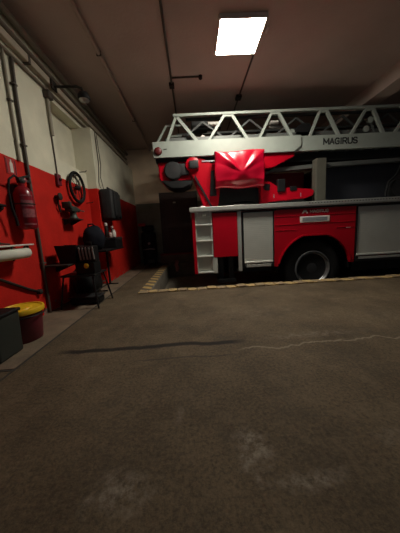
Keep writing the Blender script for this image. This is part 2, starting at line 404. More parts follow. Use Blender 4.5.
bm = B(); box(bm, (3.32, YF, 3.04), (3.62, YB, CE)); struct('ceiling_beam', bm, M['beam'])
# raised walkway strip along the left wall, its joints, the hazard-striped pit edges
bm = B(); box(bm, (-1.8, 1.50, 0), (-1.30, 4.25, 0.006)); box(bm, (-1.64, 4.25, 0), (-1.30, YB, 0.006)); struct('trim_1', bm, M['strip'])
bm = B(); box(bm, (-1.30, -1.0, 0), (-1.285, YB, 0.003)); box(bm, (-1.8, 1.48, 0), (-1.30, 1.50, 0.003)); struct('trim_2', bm, M['joint'])
bm = B()
x = PX - 0.16
rnd = random.Random(3)
while x < XR:                                      # front edging: worn blocks, each a little different
    w = 0.15; box(bm, (x + 0.006, PY - 0.13, 0), (x + w - 0.006, PY + 0.004, 0.014 + rnd.uniform(0, 0.014)), 0.005, 1); x += w
struct('trim_3', bm, M['kerb_x'])
bm = B(); box(bm, (PX - 0.16, PY + 0.01, 0), (PX + 0.002, PB - 0.3, 0.012), 0.004, 1); struct('trim_4', bm, M['kerb_y'])

# back door on its raised sill
d = B()
box(d, (-0.92, YB - 0.05, 0.27), (0.20, YB, 2.05)); dr = struct('door_1', d, M['door_frame'])
bm = B(); box(bm, (-0.86, YB - 0.075, 0.30), (0.14, YB - 0.045, 2.0), 0.004, 1)
for (a, b_) in ((0.42, 1.05), (1.15, 1.85)):
    box(bm, (-0.72, YB - 0.085, a), (-0.40, YB - 0.07, b_), 0.006, 1); box(bm, (-0.30, YB - 0.085, a), (0.02, YB - 0.07, b_), 0.006, 1)
leaf = obj('door_leaf', bm, M['door'], dr)
bm = B(); tube(bm, [(0.07, YB - 0.07, 1.08), (0.07, YB - 0.12, 1.08), (-0.04, YB - 0.12, 1.08)], 0.011); obj('door_handle', bm, M['rust'], dr, True)
bm = B(); box(bm, (-0.52, YB - 0.091, 1.735), (-0.44, YB - 0.083, 1.775), 0.002, 1); obj('door_plate', bm, M['paper'], dr)
bm = B(); box(bm, (-0.98, YB - 0.30, 0.0), (0.30, YB, 0.235)); struct('trim_5', bm, M['pit'])
bm = B(); box(bm, (-0.98, YB - 0.315, 0.235), (0.30, YB, 0.275), 0.006, 1); struct('trim_6', bm, M['sill_red'])

# ------------------------------------------------------------------ ceiling lamps, pipes
def lamp(y, label):
    t = thing('ceiling_light', (0.74, y, CE), label, 'ceiling light')
    bm = B()
    for lo, hi in (((-0.278, -0.262), (-0.262, 0.262)), ((0.262, -0.262), (0.278, 0.262)), ((-0.278, -0.278), (0.278, -0.262)), ((-0.278, 0.262), (0.278, 0.278))):
        box(bm, (0.725 + lo[0], y + lo[1], CE - 0.05), (0.725 + hi[0], y + hi[1], CE))
    obj('frame', bm, M['white'], t)
    bm = B(); box(bm, (0.725 - 0.262, y - 0.262, CE - 0.045), (0.725 + 0.262, y + 0.262, CE - 0.005)); obj('diffuser', bm, M['panel'], t)
    bm = B(); box(bm, (1.05, y - 0.12, CE - 0.035), (1.075, y - 0.02, CE), 0.006, 1); obj('bracket', bm, M['white'], t)
    return t
lamp(3.22, 'glowing white square ceiling panel in front of the fire engine ladder')

def pipe(name, pts, r, m, label, cat, parts=(), seg=10):
    bm = B(); tube(bm, pts, r, seg); o = obj(name, bm, m, None, True); tag(o, label, cat)
    return o
p = pipe('ceiling_pipe', [(-1.085, YF, CE - 0.03), (-1.085, YB, CE - 0.03)], 0.026, M['pipe_ceiling'], 'long painted pipe running front to back along the ceiling nearest the left wall', 'pipe')
for y in (1.5, 3.4, 5.2):
    bm = B(); box(bm, (-1.115, y, CE - 0.059), (-1.055, y + 0.018, CE), 0.003, 1); obj('pipe_clip', bm, M['pipe'], p)
p = pipe('ceiling_conduit', [(-0.19, YF, CE - 0.014), (-0.19, YB, CE - 0.014)], 0.014, M['pipe'], 'thin dark ceiling conduit with a short side branch, left of the lamp', 'conduit')
bm = B(); tube(bm, [(-0.19, 3.97, CE - 0.014), (0.27, 3.97, CE - 0.014)], 0.012); obj('branch', bm, M['pipe'], p, True)
bm = B(); box(bm, (-0.235, 4.09, CE - 0.05), (-0.155, 4.19, CE), 0.006, 1); obj('junction_box', bm, M['rust'], p)
bm = B(); lathe(bm, [(0.03, 0), (0.03, -0.04), (0.012, -0.055)], (0.27, 3.97, CE), 'Z', 14); obj('branch_end', bm, M['rust'], p, True)
p = pipe('ceiling_conduit', [(1.0, 3.52, CE - 0.014), (0.985, YB, CE - 0.014)], 0.014, M['pipe'], 'thin dark ceiling conduit leading back from the glowing lamp over the ladder', 'conduit')
bm = B(); box(bm, (0.94, 4.5, CE - 0.05), (1.04, 4.62, CE), 0.006, 1); obj('junction_box', bm, M['rust'], p)

# services along the top of the left wall
XW = -1.8

p = pipe('wall_pipe', [(XW + 0.02, YF, 2.80), (XW + 0.02, YB, 2.80)], 0.02, M['pipe_brown'], 'lowest dark pipe running along the top of the left wall', 'pipe')
bm = B(); box(bm, (XW + 0.004, YF, 2.875), (XW + 0.07, YB, 2.955), 0.006, 1); tk = tag(obj('cable_trunking', bm, M['trunk']), 'pale square cable trunking running along the upper left wall', 'trunking')
bm = B(); box(bm, (XW, 2.95, 2.865), (XW + 0.074, 2.99, 2.96), 0.003, 1); obj('mount_clip', bm, M['pipe'], tk)
p = pipe('wall_pipe', [(XW + 0.03, YF, 3.03), (XW + 0.03, YB, 3.03)], 0.024, M['pipe_brown'], 'upper dark pipe along the left wall, above the pale trunking', 'pipe')
p = pipe('wall_pipe', [(XW + 0.05, YF, 3.17), (XW + 0.05, YB, 3.17)], 0.035, M['pipe_pale'], 'thick pale pipe tucked under the ceiling along the left wall', 'pipe')
# downpipes
p = pipe('conduit_pipe', [(XW + 0.022, 2.74, 2.775), (XW + 0.022, 2.72, 2.4), (XW + 0.022, 2.70, 0.01)], 0.017, M['pipe'], 'dark vertical conduit passing down behind the fire extinguisher to the floor', 'conduit')
for z in (2.5, 1.9, 0.6):
    bm = B(); box(bm, (XW, 2.68, z), (XW + 0.044, 2.74, z + 0.02), 0.003, 1); obj('pipe_mount', bm, M['pipe'], p)
p = pipe('conduit_pipe', [(XW + 0.018, 2.625, 2.775), (XW + 0.018, 2.615, 1.72)], 0.013, M['pipe_pale'], 'pale vertical pipe on the cream wall left of the dark conduit', 'conduit')
bm = B(); box(bm, (XW, 2.595, 2.3), (XW + 0.038, 2.645, 2.32), 0.003, 1); obj('pipe_mount', bm, M['pipe'], p)
p = pipe('conduit_pipe', [(XW + 0.024, 3.31, 2.70), (XW + 0.024, 3.31, 2.24)], 0.022, M['pipe_pale'], 'pale vertical conduit dropping from the wall pipes to a red switch box', 'conduit')
bm = B(); tube(bm, [(XW + 0.012, 3.31, 2.24), (XW + 0.012, 3.31, 1.752)], 0.009); obj('thin_pipe', bm, M['pipe'], p, True)
bm = B(); box(bm, (XW, 3.26, 2.68), (XW + 0.08, 3.36, 2.775), 0.008, 1); obj('junction_box', bm, M['pipe'], p)
t = thing('switch_box', (XW, 3.30, 1.60), 'small dark red switch box on the red wall at its cream edge', 'switch')
bm = B(); box(bm, (XW, 3.255, 1.60), (XW + 0.04, 3.345, 1.75), 0.006); obj('body', bm, M['bucket'], t)
bm = B(); lathe(bm, [(0.02, 0), (0.02, 0.02), (0.012, 0.028)], (XW + 0.04, 3.30, 1.68), 'X', 14); obj('knob', bm, M['black'], t, True)
t = thing('wall_valve', (XW, 3.2, 1.40), 'small dark valve knob on the red wall below the switch box', 'valve')
bm = B(); lathe(bm, [(0.022, 0), (0.022, 0.05), (0.045, 0.055), (0.05, 0.075), (0.03, 0.085)], (XW, 3.2, 1.44), 'X', 16); obj('knob', bm, M['rust'], t, True)
bm = B(); tube(bm, [(XW + 0.03, 3.2, 1.42), (XW + 0.03, 3.2, 1.30), (XW + 0.02, 3.24, 1.25)], 0.012); obj('pipe_end', bm, M['rust'], t, True)

# floodlight on an arm
t = thing('floodlight', (XW, 3.4, 2.87), 'dark round floodlight on a bracket arm high on the left wall', 'lamp')
bm = B(); box(bm, (XW + 0.071, 3.34, 2.83), (XW + 0.095, 3.46, 2.945), 0.006); obj('mount', bm, M['rust'], t)
bm = B(); tube(bm, [(XW + 0.08, 3.4, 2.875), (-1.42, 3.4, 2.865), (-1.36, 3.4, 2.84), (-1.34, 3.4, 2.79)], 0.016); obj('arm', bm, M['rust'], t, True)
bm = B(); lathe(bm, [(0.02, 0.05), (0.05, 0.045), (0.075, 0.01), (0.08, -0.03), (0.07, -0.045)], (-1.34, 3.4, 2.745), 'Z', 20); obj('head', bm, M['black_metal'], t, True)
bm = B(); lathe(bm, [(0.066, -0.046), (0.05, -0.062), (0.02, -0.07)], (-1.34, 3.4, 2.745), 'Z', 20); obj('lens', bm, M['steel'], t, True)
# cables
bm = B(); tube(bm, [(-1.625, 4.40, 2.72), (-1.625, 4.42, 2.2), (-1.625, 4.33, 1.85), (-1.6, 4.30, 1.74)], 0.007, 6); tag(obj('hanging_cable', bm, M['pipe'], None, True), 'left one of two thin cables hanging down the cream wall to the black case', 'cable')
bm = B(); tube(bm, [(-1.625, 4.47, 2.72), (-1.625, 4.52, 2.2), (-1.625, 4.44, 1.95), (-1.6, 4.46, 1.74)], 0.006, 6); tag(obj('hanging_cable', bm, M['pipe'], None, True), 'right one of two thin cables hanging down the cream wall to the black case', 'cable')

# ------------------------------------------------------------------ left wall things
# sign
t = thing('extinguisher_sign', (XW, 2.5, 1.56), 'small red sign with a white upright extinguisher symbol on the red wall', 'sign')
bm = B(); box(bm, (XW, 2.425, 1.555), (XW + 0.006, 2.565, 1.715), 0.002, 1); obj('plate', bm, M['sign_red'], t)
bm = B(); prism(bm, [(2.475, 1.575), (2.515, 1.575), (2.515, 1.665), (2.503, 1.682), (2.503, 1.70), (2.487, 1.70), (2.487, 1.682), (2.475, 1.665)], XW + 0.006, XW + 0.009, 'X'); obj('pictogram', bm, M['white'], t)
bm = B(); box(bm, (XW + 0.006, 2.43, 1.562), (XW + 0.008, 2.442, 1.70)); obj('border', bm, M['bucket'], t)
bm = B(); box(bm, (XW + 0.006, 2.545, 1.562), (XW + 0.008, 2.558, 1.70)); obj('border', bm, M['bucket'], t)
# fire extinguisher
ex, ey = -1.70, 2.46
t = thing('fire_extinguisher', (ex, ey, 0.98), 'dark red fire extinguisher hung on the left wall beneath the sign', 'fire extinguisher')
bm = B(); lathe(bm, [(0.06, 1.0), (0.075, 1.005), (0.084, 1.02), (0.084, 1.33), (0.078, 1.37), (0.056, 1.41), (0.028, 1.43), (0.028, 1.465)], (ex, ey, 0), 'Z', 28); cyl = obj('cylinder', bm, M['ext_red'], t, True)
for z0, z1 in ((1.04, 1.055), (1.115, 1.20), (1.225, 1.285), (1.325, 1.335)):
    bm = B(); n = 14; va, vb = [], []
    for k in range(n + 1):
        a = math.radians(-75 + 80 * k / n)
        va.append(bm.verts.new((ex + 0.086 * math.cos(a), ey + 0.086 * math.sin(a), z0))); vb.append(bm.verts.new((ex + 0.086 * math.cos(a), ey + 0.086 * math.sin(a), z1)))
    for k in range(n): bm.faces.new((va[k], va[k + 1], vb[k + 1], vb[k]))
    obj('printed_label', bm, M['label'], cyl, True)
bm = B(); lathe(bm, [(0.034, 1.46), (0.038, 1.475), (0.034, 1.50), (0.018, 1.515)], (ex, ey, 0), 'Z', 18); box(bm, (ex - 0.02, ey - 0.045, 1.475), (ex + 0.02, ey + 0.05, 1.51), 0.006); valve = obj('valve', bm, M['rust'], t, True)
bm = B(); bar(bm, (ex, ey, 1.51), (ex + 0.02, ey + 0.12, 1.56), 0.022, 0.01, (1, 0, 0)); bar(bm, (ex, ey, 1.495), (ex + 0.02, ey + 0.12, 1.49), 0.022, 0.01, (1, 0, 0)); obj('lever', bm, M['black_metal'], valve)
bm = B(); lathe(bm, [(0.02, 0), (0.02, 0.015), (0.016, 0.018)], (ex + 0.02, ey + 0.02, 1.49), 'X', 14); obj('gauge', bm, M['label'], valve, True)
bm = B(); tube(bm, [(ex + 0.01, ey - 0.03, 1.49), (ex + 0.02, ey - 0.11, 1.51), (ex + 0.02, ey - 0.18, 1.46), (ex + 0.01, ey - 0.20, 1.36), (ex, ey - 0.18, 1.2), (ex, ey - 0.15, 1.10), (ex, ey - 0.14, 1.03)], 0.016, 10, radii=[0.009, 0.009, 0.010, 0.010, 0.011, 0.012, 0.014]); obj('hose', bm, M['rubber'], t, True)
bm = B(); box(bm, (XW, ey - 0.03, 1.10), (XW + 0.045, ey + 0.03, 1.45), 0.004); torus(bm, (ex, ey, 1.25), 0.088, 0.006, 'Z', 32, 6); obj('wall_mount', bm, M['rust'], t, True)
# small dark shelf with a folded pale cloth
t = thing('wall_shelf', (XW, 2.1, 1.13), 'small black wall shelf with a pale cloth, at the left photo edge', 'shelf')
bm = B(); box(bm, (XW, 1.78, 1.195), (-1.66, 2.17, 1.215), 0.004, 1); obj('board', bm, M['black'], t)
bm = B(); prism(bm, [(XW, 1.10), (XW + 0.03, 1.10), (-1.67, 1.175), (-1.67, 1.195), (XW, 1.195)], 2.12, 2.145, 'Y'); obj('bracket', bm, M['black'], t)
bm = B(); prism(bm, [(XW, 1.10), (XW + 0.03, 1.10), (-1.67, 1.175), (-1.67, 1.195), (XW, 1.195)], 1.84, 1.865, 'Y'); obj('bracket', bm, M['black'], t)
bm = B(); blob(bm, (-1.72, 2.0, 1.24), (0.07, 0.15, 0.045), 3, 0.10, 4, flat=1.2155); tag(obj('folded_cloth', bm, M['cloth'], None, True, 80), 'folded pale cloth lying on the small black wall shelf', 'cloth')

# white shelf with a paper roll below and dark clutter above
t = thing('wall_shelf', (XW, 2.2, 0.82), 'white wall shelf with a paper roll slung beneath its board', 'shelf')
bm = B(); box(bm, (XW, 1.72, 0.835), (-1.61, 2.37, 0.85), 0.004, 1); obj('board', bm, M['white'], t)
for y in (1.78, 2.31):
    bm = B(); bar(bm, (XW + 0.01, y, 0.70), (-1.66, y, 0.83), 0.014, 0.012, (0, 1, 0)); bar(bm, (XW + 0.006, y, 0.69), (XW + 0.006, y, 0.835), 0.02, 0.012, (0, 1, 0)); obj('bracket', bm, M['black_metal'], t)
bm = B(); tube(bm, [(-1.66, 1.86, 0.765), (-1.66, 2.345, 0.765)], 0.010); box(bm, (-1.67, 1.862, 0.765), (-1.65, 1.872, 0.837)); box(bm, (-1.67, 2.335, 0.765), (-1.65, 2.345, 0.837)); obj('rod', bm, M['black_metal'], t)
bm = B(); lathe(bm, [(0.012, 1.89), (0.048, 1.89), (0.051, 1.895), (0.051, 2.315), (0.048, 2.32), (0.012, 2.32)], (-1.66, 0, 0.765), 'Y', 24); tag(obj('hanging_paper_roll', bm, M['paper'], None, True), 'pale paper roll on a rod beneath the white wall shelf', 'paper roll')
t = thing('tool_pouch', (-1.70, 1.93, 0.85), 'dark lumpy tool pouch lying on the white wall shelf', 'bag')
bm = B(); blob(bm, (-1.70, 1.93, 0.877), (0.07, 0.11, 0.05), 3, 0.08, 2, flat=0.8505); obj('pouch', bm, M['charcoal'], t, True, 80)
bm = B(); tube(bm, [(-1.66, 1.99, 0.875), (-1.65, 2.06, 0.863), (-1.66, 2.12, 0.8595)], 0.008); obj('strap', bm, M['rust'], t, True)
bm = B(); tube(bm, [(XW + 0.02, 1.9, 0.62), (XW + 0.02, 2.1, 0.54), (XW + 0.02, 2.42, 0.37), (XW + 0.02, 2.58, 0.30)], 0.014); o = tag(obj('wall_pipe', bm, M['rust'], None, True), 'sloping dark pipe on the wall above the yellow bucket lid', 'pipe')
bm = B(); lathe(bm, [(0.03, 0), (0.03, 0.04), (0.015, 0.05)], (XW, 2.58, 0.30), 'X', 14); obj('end_fitting', bm, M['rust'], o, True)

# bucket
bx, by = -1.56, 1.99
t = thing('bucket', (bx, by, 0.006), 'dark red bucket with a bright yellow lid by the left wall', 'bucket')
bm = B(); lathe(bm, [(0.125, 0.007), (0.13, 0.012), (0.152, 0.25), (0.16, 0.255), (0.16, 0.27), (0.15, 0.272)], (bx, by, 0), 'Z', 32); obj('body', bm, M['bucket'], t, True)
bm = B(); lathe(bm, [(0.162, 0.258), (0.170, 0.262), (0.174, 0.29), (0.168, 0.302), (0.155, 0.302), (0.150, 0.292), (0.08, 0.292), (0.075, 0.298), (0.01, 0.299)], (bx, by, 0), 'Z', 36); obj('lid', bm, M['yellow'], t, True)
bm = B(); torus(bm, (bx, by, 0.24), 0.172, 0.006, 'Z', 24, 6, math.radians(-120), math.radians(60)); obj('handle', bm, M['black'], t, True)
# dark green box
t = thing('storage_box', (-1.595, 1.68, 0.0), 'dark green plastic box on the floor in front of the bucket', 'box')
bm = B(); v = box(bm, (-1.76, 1.56, 0.008), (-1.43, 1.80, 0.335), 0.012)
for vv in bm.verts:
    k = 0.94 + 0.06 * vv.co.z / 0.335; vv.co.x = -1.595 + (vv.co.x + 1.595) * k; vv.co.y = 1.68 + (vv.co.y - 1.68) * k
obj('body', bm, M['box_green'], t)
bm = B(); box(bm, (-1.77, 1.55, 0.335), (-1.42, 1.81, 0.36), 0.008); obj('lid', bm, M['black'], t)
bm = B(); tube(bm, [(-1.68, 1.68, 0.355), (-1.68, 1.68, 0.375), (-1.51, 1.68, 0.375), (-1.51, 1.68, 0.355)], 0.008); obj('handle', bm, M['black'], t, True)
bm = B(); box(bm, (-1.61, 1.548, 0.27), (-1.57, 1.566, 0.33), 0.004, 1); obj('latch', bm, M['charcoal'], t)

# spoked hand wheel hung on the wall
wc = (-1.745, 3.75, 1.655)
t = thing('handwheel', wc, 'black spoked wheel hung on the wall across the red and cream edge', 'wheel')
bm = B(); torus(bm, wc, 0.220, 0.021, 'X', 44, 12); obj('tyre', bm, M['rubber'], t, True)
bm = B(); torus(bm, wc, 0.195, 0.007, 'X', 40, 8); obj('rim', bm, M['charcoal'], t, True)
bm = B(); lathe(bm, [(0.03, -0.03), (0.034, -0.02), (0.034, 0.02), (0.022, 0.04), (0.01, 0.05)], wc, 'X', 16); obj('hub', bm, M['charcoal'], t, True)
for k in range(8):
    a = 2 * PI * k / 8 + 0.2; bm = B()
    tube(bm, [(wc[0], wc[1] + 0.025 * math.cos(a), wc[2] + 0.025 * math.sin(a)), (wc[0], wc[1] + 0.182 * math.cos(a), wc[2] + 0.182 * math.sin(a))], 0.005, 6); obj('spoke', bm, M['charcoal'], t, True)
bm = B(); tube(bm, [(XW, 3.75, 1.835), (XW + 0.09, 3.75, 1.835), (XW + 0.105, 3.75, 1.855)], 0.008, 8); obj('hanger', bm, M['rust'], t, True)
for (y, z, l) in ((4.0, 1.95, 'thin metal wall hook just above the hung black wheel'), (4.12, 1.47, 'thin metal wall hook right of the hung black wheel on red paint')):
    bm = B(); tube(bm, [(XW, y, z), (XW + 0.10, y, z), (XW + 0.12, y, z + 0.02)], 0.007, 8); tag(obj('wall_hook', bm, M['rust'], None, True), l, 'hook')
# vise on bracket
t = thing('bench_vise', (XW, 3.3, 1.14), 'dark greenish vise on a small wall bracket left of the wheel', 'vise')
vy, vz = 0.08, 0.045
bm = B(); box(bm, (XW, 3.20 + vy, 1.095 + vz), (-1.62, 3.46 + vy, 1.11 + vz), 0.003, 1); obj('wall_mount', bm, M['rust'], t)
for q in (3.24, 3.42):
    bm = B(); prism(bm, [(XW, 1.03 + vz), (XW + 0.02, 1.03 + vz), (-1.64, 1.095 + vz), (XW, 1.095 + vz)], q + vy, q + 0.02 + vy, 'Y'); obj('bracket', bm, M['rust'], t)
bm = B(); lathe(bm, [(0.06, 1.11 + vz), (0.065, 1.12 + vz), (0.045, 1.15 + vz), (0.04, 1.19 + vz), (0.055, 1.215 + vz)], (-1.70, 3.34 + vy, 0), 'Z', 20); obj('base', bm, M['vise'], t, True)
bm = B(); box(bm, (-1.755, 3.22 + vy, 1.205 + vz), (-1.645, 3.40 + vy, 1.285 + vz), 0.02); obj('fixed_jaw', bm, M['vise'], t, True)
bm = B(); box(bm, (-1.76, 3.17 + vy, 1.25 + vz), (-1.64, 3.222 + vy, 1.335 + vz), 0.012); obj('sliding_jaw', bm, M['vise'], t, True)
bm = B(); tube(bm, [(-1.70, 3.40 + vy, 1.245 + vz), (-1.70, 3.48 + vy, 1.245 + vz), (-1.70, 3.50 + vy, 1.245 + vz)], 0.03, 14); obj('spindle', bm, M['vise'], t, True)
bm = B(); tube(bm, [(-1.77, 3.51 + vy, 1.265 + vz), (-1.62, 3.51 + vy, 1.225 + vz)], 0.008); obj('handle', bm, M['steel'], t, True)

# black case hung on the wall
t = thing('wall_mounted_case', (-1.64, 4.5, 1.18), 'bulky charcoal case hung on the red wall above the jars', 'case')
bm = B(); box(bm, (-1.638, 4.27, 1.18), (-1.40, 4.72, 1.73), 0.05, 3); obj('shell', bm, M['charcoal'], t, True)
bm = B(); box(bm, (-1.405, 4.32, 1.24), (-1.375, 4.67, 1.67), 0.02, 2); obj('front_panel', bm, M['charcoal'], t, True)
bm = B(); tube(bm, [(-1.52, 4.40, 1.73), (-1.52, 4.42, 1.765), (-1.52, 4.62, 1.765), (-1.52, 4.64, 1.73)], 0.014); obj('handle', bm, M['black'], t, True)
for y in (4.38, 4.58):
    bm = B(); box(bm, (-1.40, y, 1.21), (-1.365, y + 0.05, 1.27), 0.006); obj('latch', bm, M['black'], t)

# black work table with the bag, box and jars
t = thing('work_table', (-1.48, 4.05, 0.0), 'narrow black work table against the wall beneath the charcoal case', 'table')
bm = B(); box(bm, (-1.635, 3.52, 0.645), (-1.33, 4.42, 0.675), 0.004, 1); obj('table_top', bm, M['black'], t)
for y in (3.62, 4.16):
    bm = B(); box(bm, (-1.585, y - 0.014, 0.02), (-1.555, y + 0.014, 0.645)); obj('leg', bm, M['black_metal'], t)
    bm = B(); box(bm, (-1.63, y - 0.016, 0.007), (-1.42, y + 0.016, 0.025), 0.003, 1); obj('foot', bm, M['black_metal'], t)
t = thing('bag', (-1.575, 3.72, 0.675), 'rounded dark navy bag slumped on the black work table', 'bag')
bm = B(); blob(bm, (-1.575, 3.72, 0.86), (0.165, 0.15, 0.205), 4, 0.035, 5, flat=0.676); obj('sack', bm, M['navy'], t, True, 80)
bm = B(); tube(bm, [(-1.64, 3.70, 1.04), (-1.63, 3.68, 1.08), (-1.56, 3.68, 1.085), (-1.52, 3.70, 1.04)], 0.012); obj('strap', bm, M['navy'], t, True)
t = thing('tool_box', (-1.47, 4.2, 0.675), 'black toolbox on the work table, carrying the small jars', 'toolbox')
bm = B(); box(bm, (-1.60, 4.03, 0.677), (-1.34, 4.40, 0.82), 0.01); obj('body', bm, M['black'], t)
bm = B(); box(bm, (-1.605, 4.025, 0.82), (-1.335, 4.405, 0.86), 0.008); obj('lid', bm, M['charcoal'], t)
bm = B(); box(bm, (-1.345, 4.19, 0.79), (-1.325, 4.23, 0.84), 0.004, 1); obj('latch', bm, M['rust'], t)
def jar(x, y, r, h, m, lm, label, name='jar', cat='jar'):
    t = thing(name, (x, y, 0.861), label, cat, 'small pots on the toolbox')
    bm = B(); lathe(bm, [(r * 0.9, 0.862), (r, 0.868), (r, 0.861 + h * 0.72), (r * 0.75, 0.861 + h * 0.82)], (x, y, 0), 'Z', 18); obj('body', bm, m, t, True)
    bm = B(); lathe(bm, [(r * 0.75, 0.861 + h * 0.80), (r * 0.78, 0.861 + h * 0.82), (r * 0.78, 0.861 + h * 0.98), (r * 0.6, 0.861 + h)], (x, y, 0), 'Z', 18); obj('lid', bm, lm, t, True)
jar(-1.385, 4.10, 0.034, 0.13, M['white'], M['white'], 'white plastic bottle, rightmost of the pots on the toolbox', 'bottle', 'bottle')
jar(-1.435, 4.07, 0.03, 0.10, M['pink_glass'], M['rust'], 'short brownish pot in the middle of the toolbox top')
jar(-1.44, 4.2, 0.026, 0.20, M['rust'], M['pink_glass'], 'slim dark can with a pale cap behind the brownish pot', 'spray_can', 'can')
jar(-1.50, 4.08, 0.032, 0.25, M['rust'], M['white'], 'tall dark can with a white cap beside the navy bag', 'spray_can', 'can')

# black sack on the floor
t = thing('rubbish_sack', (-1.59, 3.34, 0.0), 'black rubbish sack slumped on the floor behind the stool', 'sack')
bm = B(); blob(bm, (-1.59, 3.34, 0.24), (0.20, 0.17, 0.27), 4, 0.05, 9, flat=0.008); obj('sack', bm, M['black'], t, True, 80)
bm = B(); tube(bm, [(-1.59, 3.34, 0.48), (-1.58, 3.35, 0.53), (-1.56, 3.34, 0.56)], 0.03, 10, radii=[0.05, 0.02, 0.045]); obj('knot', bm, M['black'], t, True)
t = thing('plastic_tub', (-1.42, 3.22, 0.0), 'low black plastic tub with a grey rim under the stool', 'tub')
bm = B(); box(bm, (-1.66, 2.92, 0.008), (-1.27, 3.12, 0.10), 0.03, 3); obj('body', bm, M['black'], t, True)
bm = B(); box(bm, (-1.67, 2.91, 0.10), (-1.26, 3.13, 0.115), 0.008); obj('rim', bm, M['charcoal'], t)

# chair carrying a toolbox, a crate and a ribbed heater
t = thing('stool', (-1.46, 2.98, 0.0), 'thin-legged dark stool by the red wall under the ribbed heater', 'stool')
bm = B(); box(bm, (-1.66, 2.79, 0.405), (-1.23, 3.18, 0.43), 0.01); obj('seat', bm, M['black'], t)
for (a, b_) in (((-1.63, 2.82, 0.41), (-1.70, 2.79, 0.007)), ((-1.27, 2.82, 0.41), (-1.215, 2.75, 0.007)), ((-1.27, 3.15, 0.41), (-1.20, 3.20, 0.004)), ((-1.63, 3.15, 0.41), (-1.70, 3.20, 0.007))):
    bm = B(); tube(bm, [a, b_], 0.011, 10); obj('leg', bm, M['black_metal'], t, True)
bm = B(); tube(bm, [(-1.25, 2.78, 0.21), (-1.25, 3.18, 0.21)], 0.008); obj('stretcher', bm, M['black_metal'], t, True)
t = thing('tool_box', (-1.35, 2.92, 0.43), 'black toolbox with a yellow latch on the stool seat', 'toolbox')
bm = B(); box(bm, (-1.47, 2.82, 0.432), (-1.235, 3.02, 0.575), 0.01); obj('body', bm, M['black'], t)
bm = B(); lathe(bm, [(0.03, 0), (0.032, -0.008), (0.02, -0.016)], (-1.33, 2.822, 0.535), 'Y', 14); obj('latch', bm, M['yellow'], t, True)
t = thing('plastic_crate', (-1.55, 2.9, 0.577), 'open black plastic crate on a wall board beside the ribbed heater', 'crate')
bm = B(); prism(bm, [(-1.645, 0.577), (-1.455, 0.577), (-1.43, 0.785), (-1.69, 0.80)], 2.82, 2.835, 'Y'); prism(bm, [(-1.645, 0.577), (-1.455, 0.577), (-1.43, 0.785), (-1.69, 0.80)], 3.03, 3.045, 'Y')
box(bm, (-1.64, 2.835, 0.577), (-1.46, 3.03, 0.59)); bar(bm, (-1.65, 2.933, 0.585), (-1.68, 2.933, 0.795), 0.012, 0.2, (0, 1, 0)); bar(bm, (-1.455, 2.933, 0.585), (-1.435, 2.933, 0.785), 0.012, 0.2, (0, 1, 0))
obj('body', bm, M['black'], t)
t = thing('wall_shelf', (XW, 2.9, 0.56), 'narrow dark wall board holding up the open black crate', 'shelf')
bm = B(); box(bm, (XW, 2.70, 0.558), (-1.49, 3.06, 0.576), 0.003, 1); obj('board', bm, M['rust'], t)
bm = B(); prism(bm, [(XW, 0.46), (XW + 0.02, 0.46), (-1.55, 0.545), (-1.55, 0.558), (XW, 0.558)], 2.98, 3.0, 'Y'); obj('bracket', bm, M['rust'], t)
t = thing('fan_heater', (-1.32, 2.9, 0.577), 'small dark heater with pale upright bars atop the stool toolbox', 'heater')
bm = B(); box(bm, (-1.425, 2.84, 0.577), (-1.225, 2.98, 0.775), 0.012); obj('housing', bm, M['black'], t)
for k in range(5):
    bm = B(); x = -1.405 + 0.04 * k; bar(bm, (x + 0.012, 2.832, 0.61), (x, 2.832, 0.765), 0.017, 0.012, (0, 1, 0)); obj('grille_bar', bm, M['pale_bar'], t)
bm = B(); tube(bm, [(-1.36, 2.91, 0.77), (-1.36, 2.91, 0.82), (-1.28, 2.91, 0.82), (-1.28, 2.91, 0.77)], 0.008); obj('handle', bm, M['black'], t, True)

# back corner compressor
t = thing('air_compressor', (-1.3, 6.6, 0.0), 'upright black compressor with a red cap in the back corner', 'compressor')
bm = B(); lathe(bm, [(0.10, 0.16), (0.19, 0.20), (0.21, 0.27), (0.21, 0.85), (0.19, 0.92), (0.10, 0.97), (0.05, 0.98)], (-1.26, 6.62, 0), 'Z', 26); obj('tank', bm, M['charcoal'], t, True)
bm = B(); box(bm, (-1.42, 6.48, 0.96), (-1.10, 6.76, 1.12), 0.03); obj('motor', bm, M['black'], t, True)
bm = B(); box(bm, (-1.49, 6.44, 1.10), (-1.30, 6.60, 1.18), 0.02); obj('cap', bm, M['red_cap'], t, True)
for (x, y) in ((-1.41, 6.50), (-1.11, 6.50), (-1.41, 6.76), (-1.11, 6.76)):
    bm = B(); box(bm, (x - 0.02, y - 0.02, 0.007), (x + 0.02, y + 0.02, 0.30)); obj('leg', bm, M['black_metal'], t)
bm = B(); lathe(bm, [(0.035, 0), (0.035, -0.02), (0.028, -0.026)], (-1.22, 6.40, 0.62), 'Y', 16); obj('gauge', bm, M['steel'], t, True)
bm = B(); tube(bm, [(-1.40, 6.42, 0.45), (-1.22, 6.38, 0.47), (-1.08, 6.44, 0.45)], 0.014); obj('hose', bm, M['steel'], t, True)
bm = B()
for zz in range(5):
    pass
pts = [(-0.50, PB - 0.012 - 0.03, 0.02), (-0.52, PB - 0.05, -0.03), (-0.49, PB - 0.05, -0.12), (-0.51, PB - 0.045, -0.22)]
tube(bm, [(-0.50, PB + 0.12, 0.03), (-0.50, PB + 0.02, 0.045)] + pts, 0.04, 10, radii=[0.05, 0.06, 0.055, 0.05, 0.06, 0.035])
tag(obj('hanging_rag', bm, M['rag'], None, True, 80), 'faded reddish rag hanging over the pit edge below the back door', 'rag')

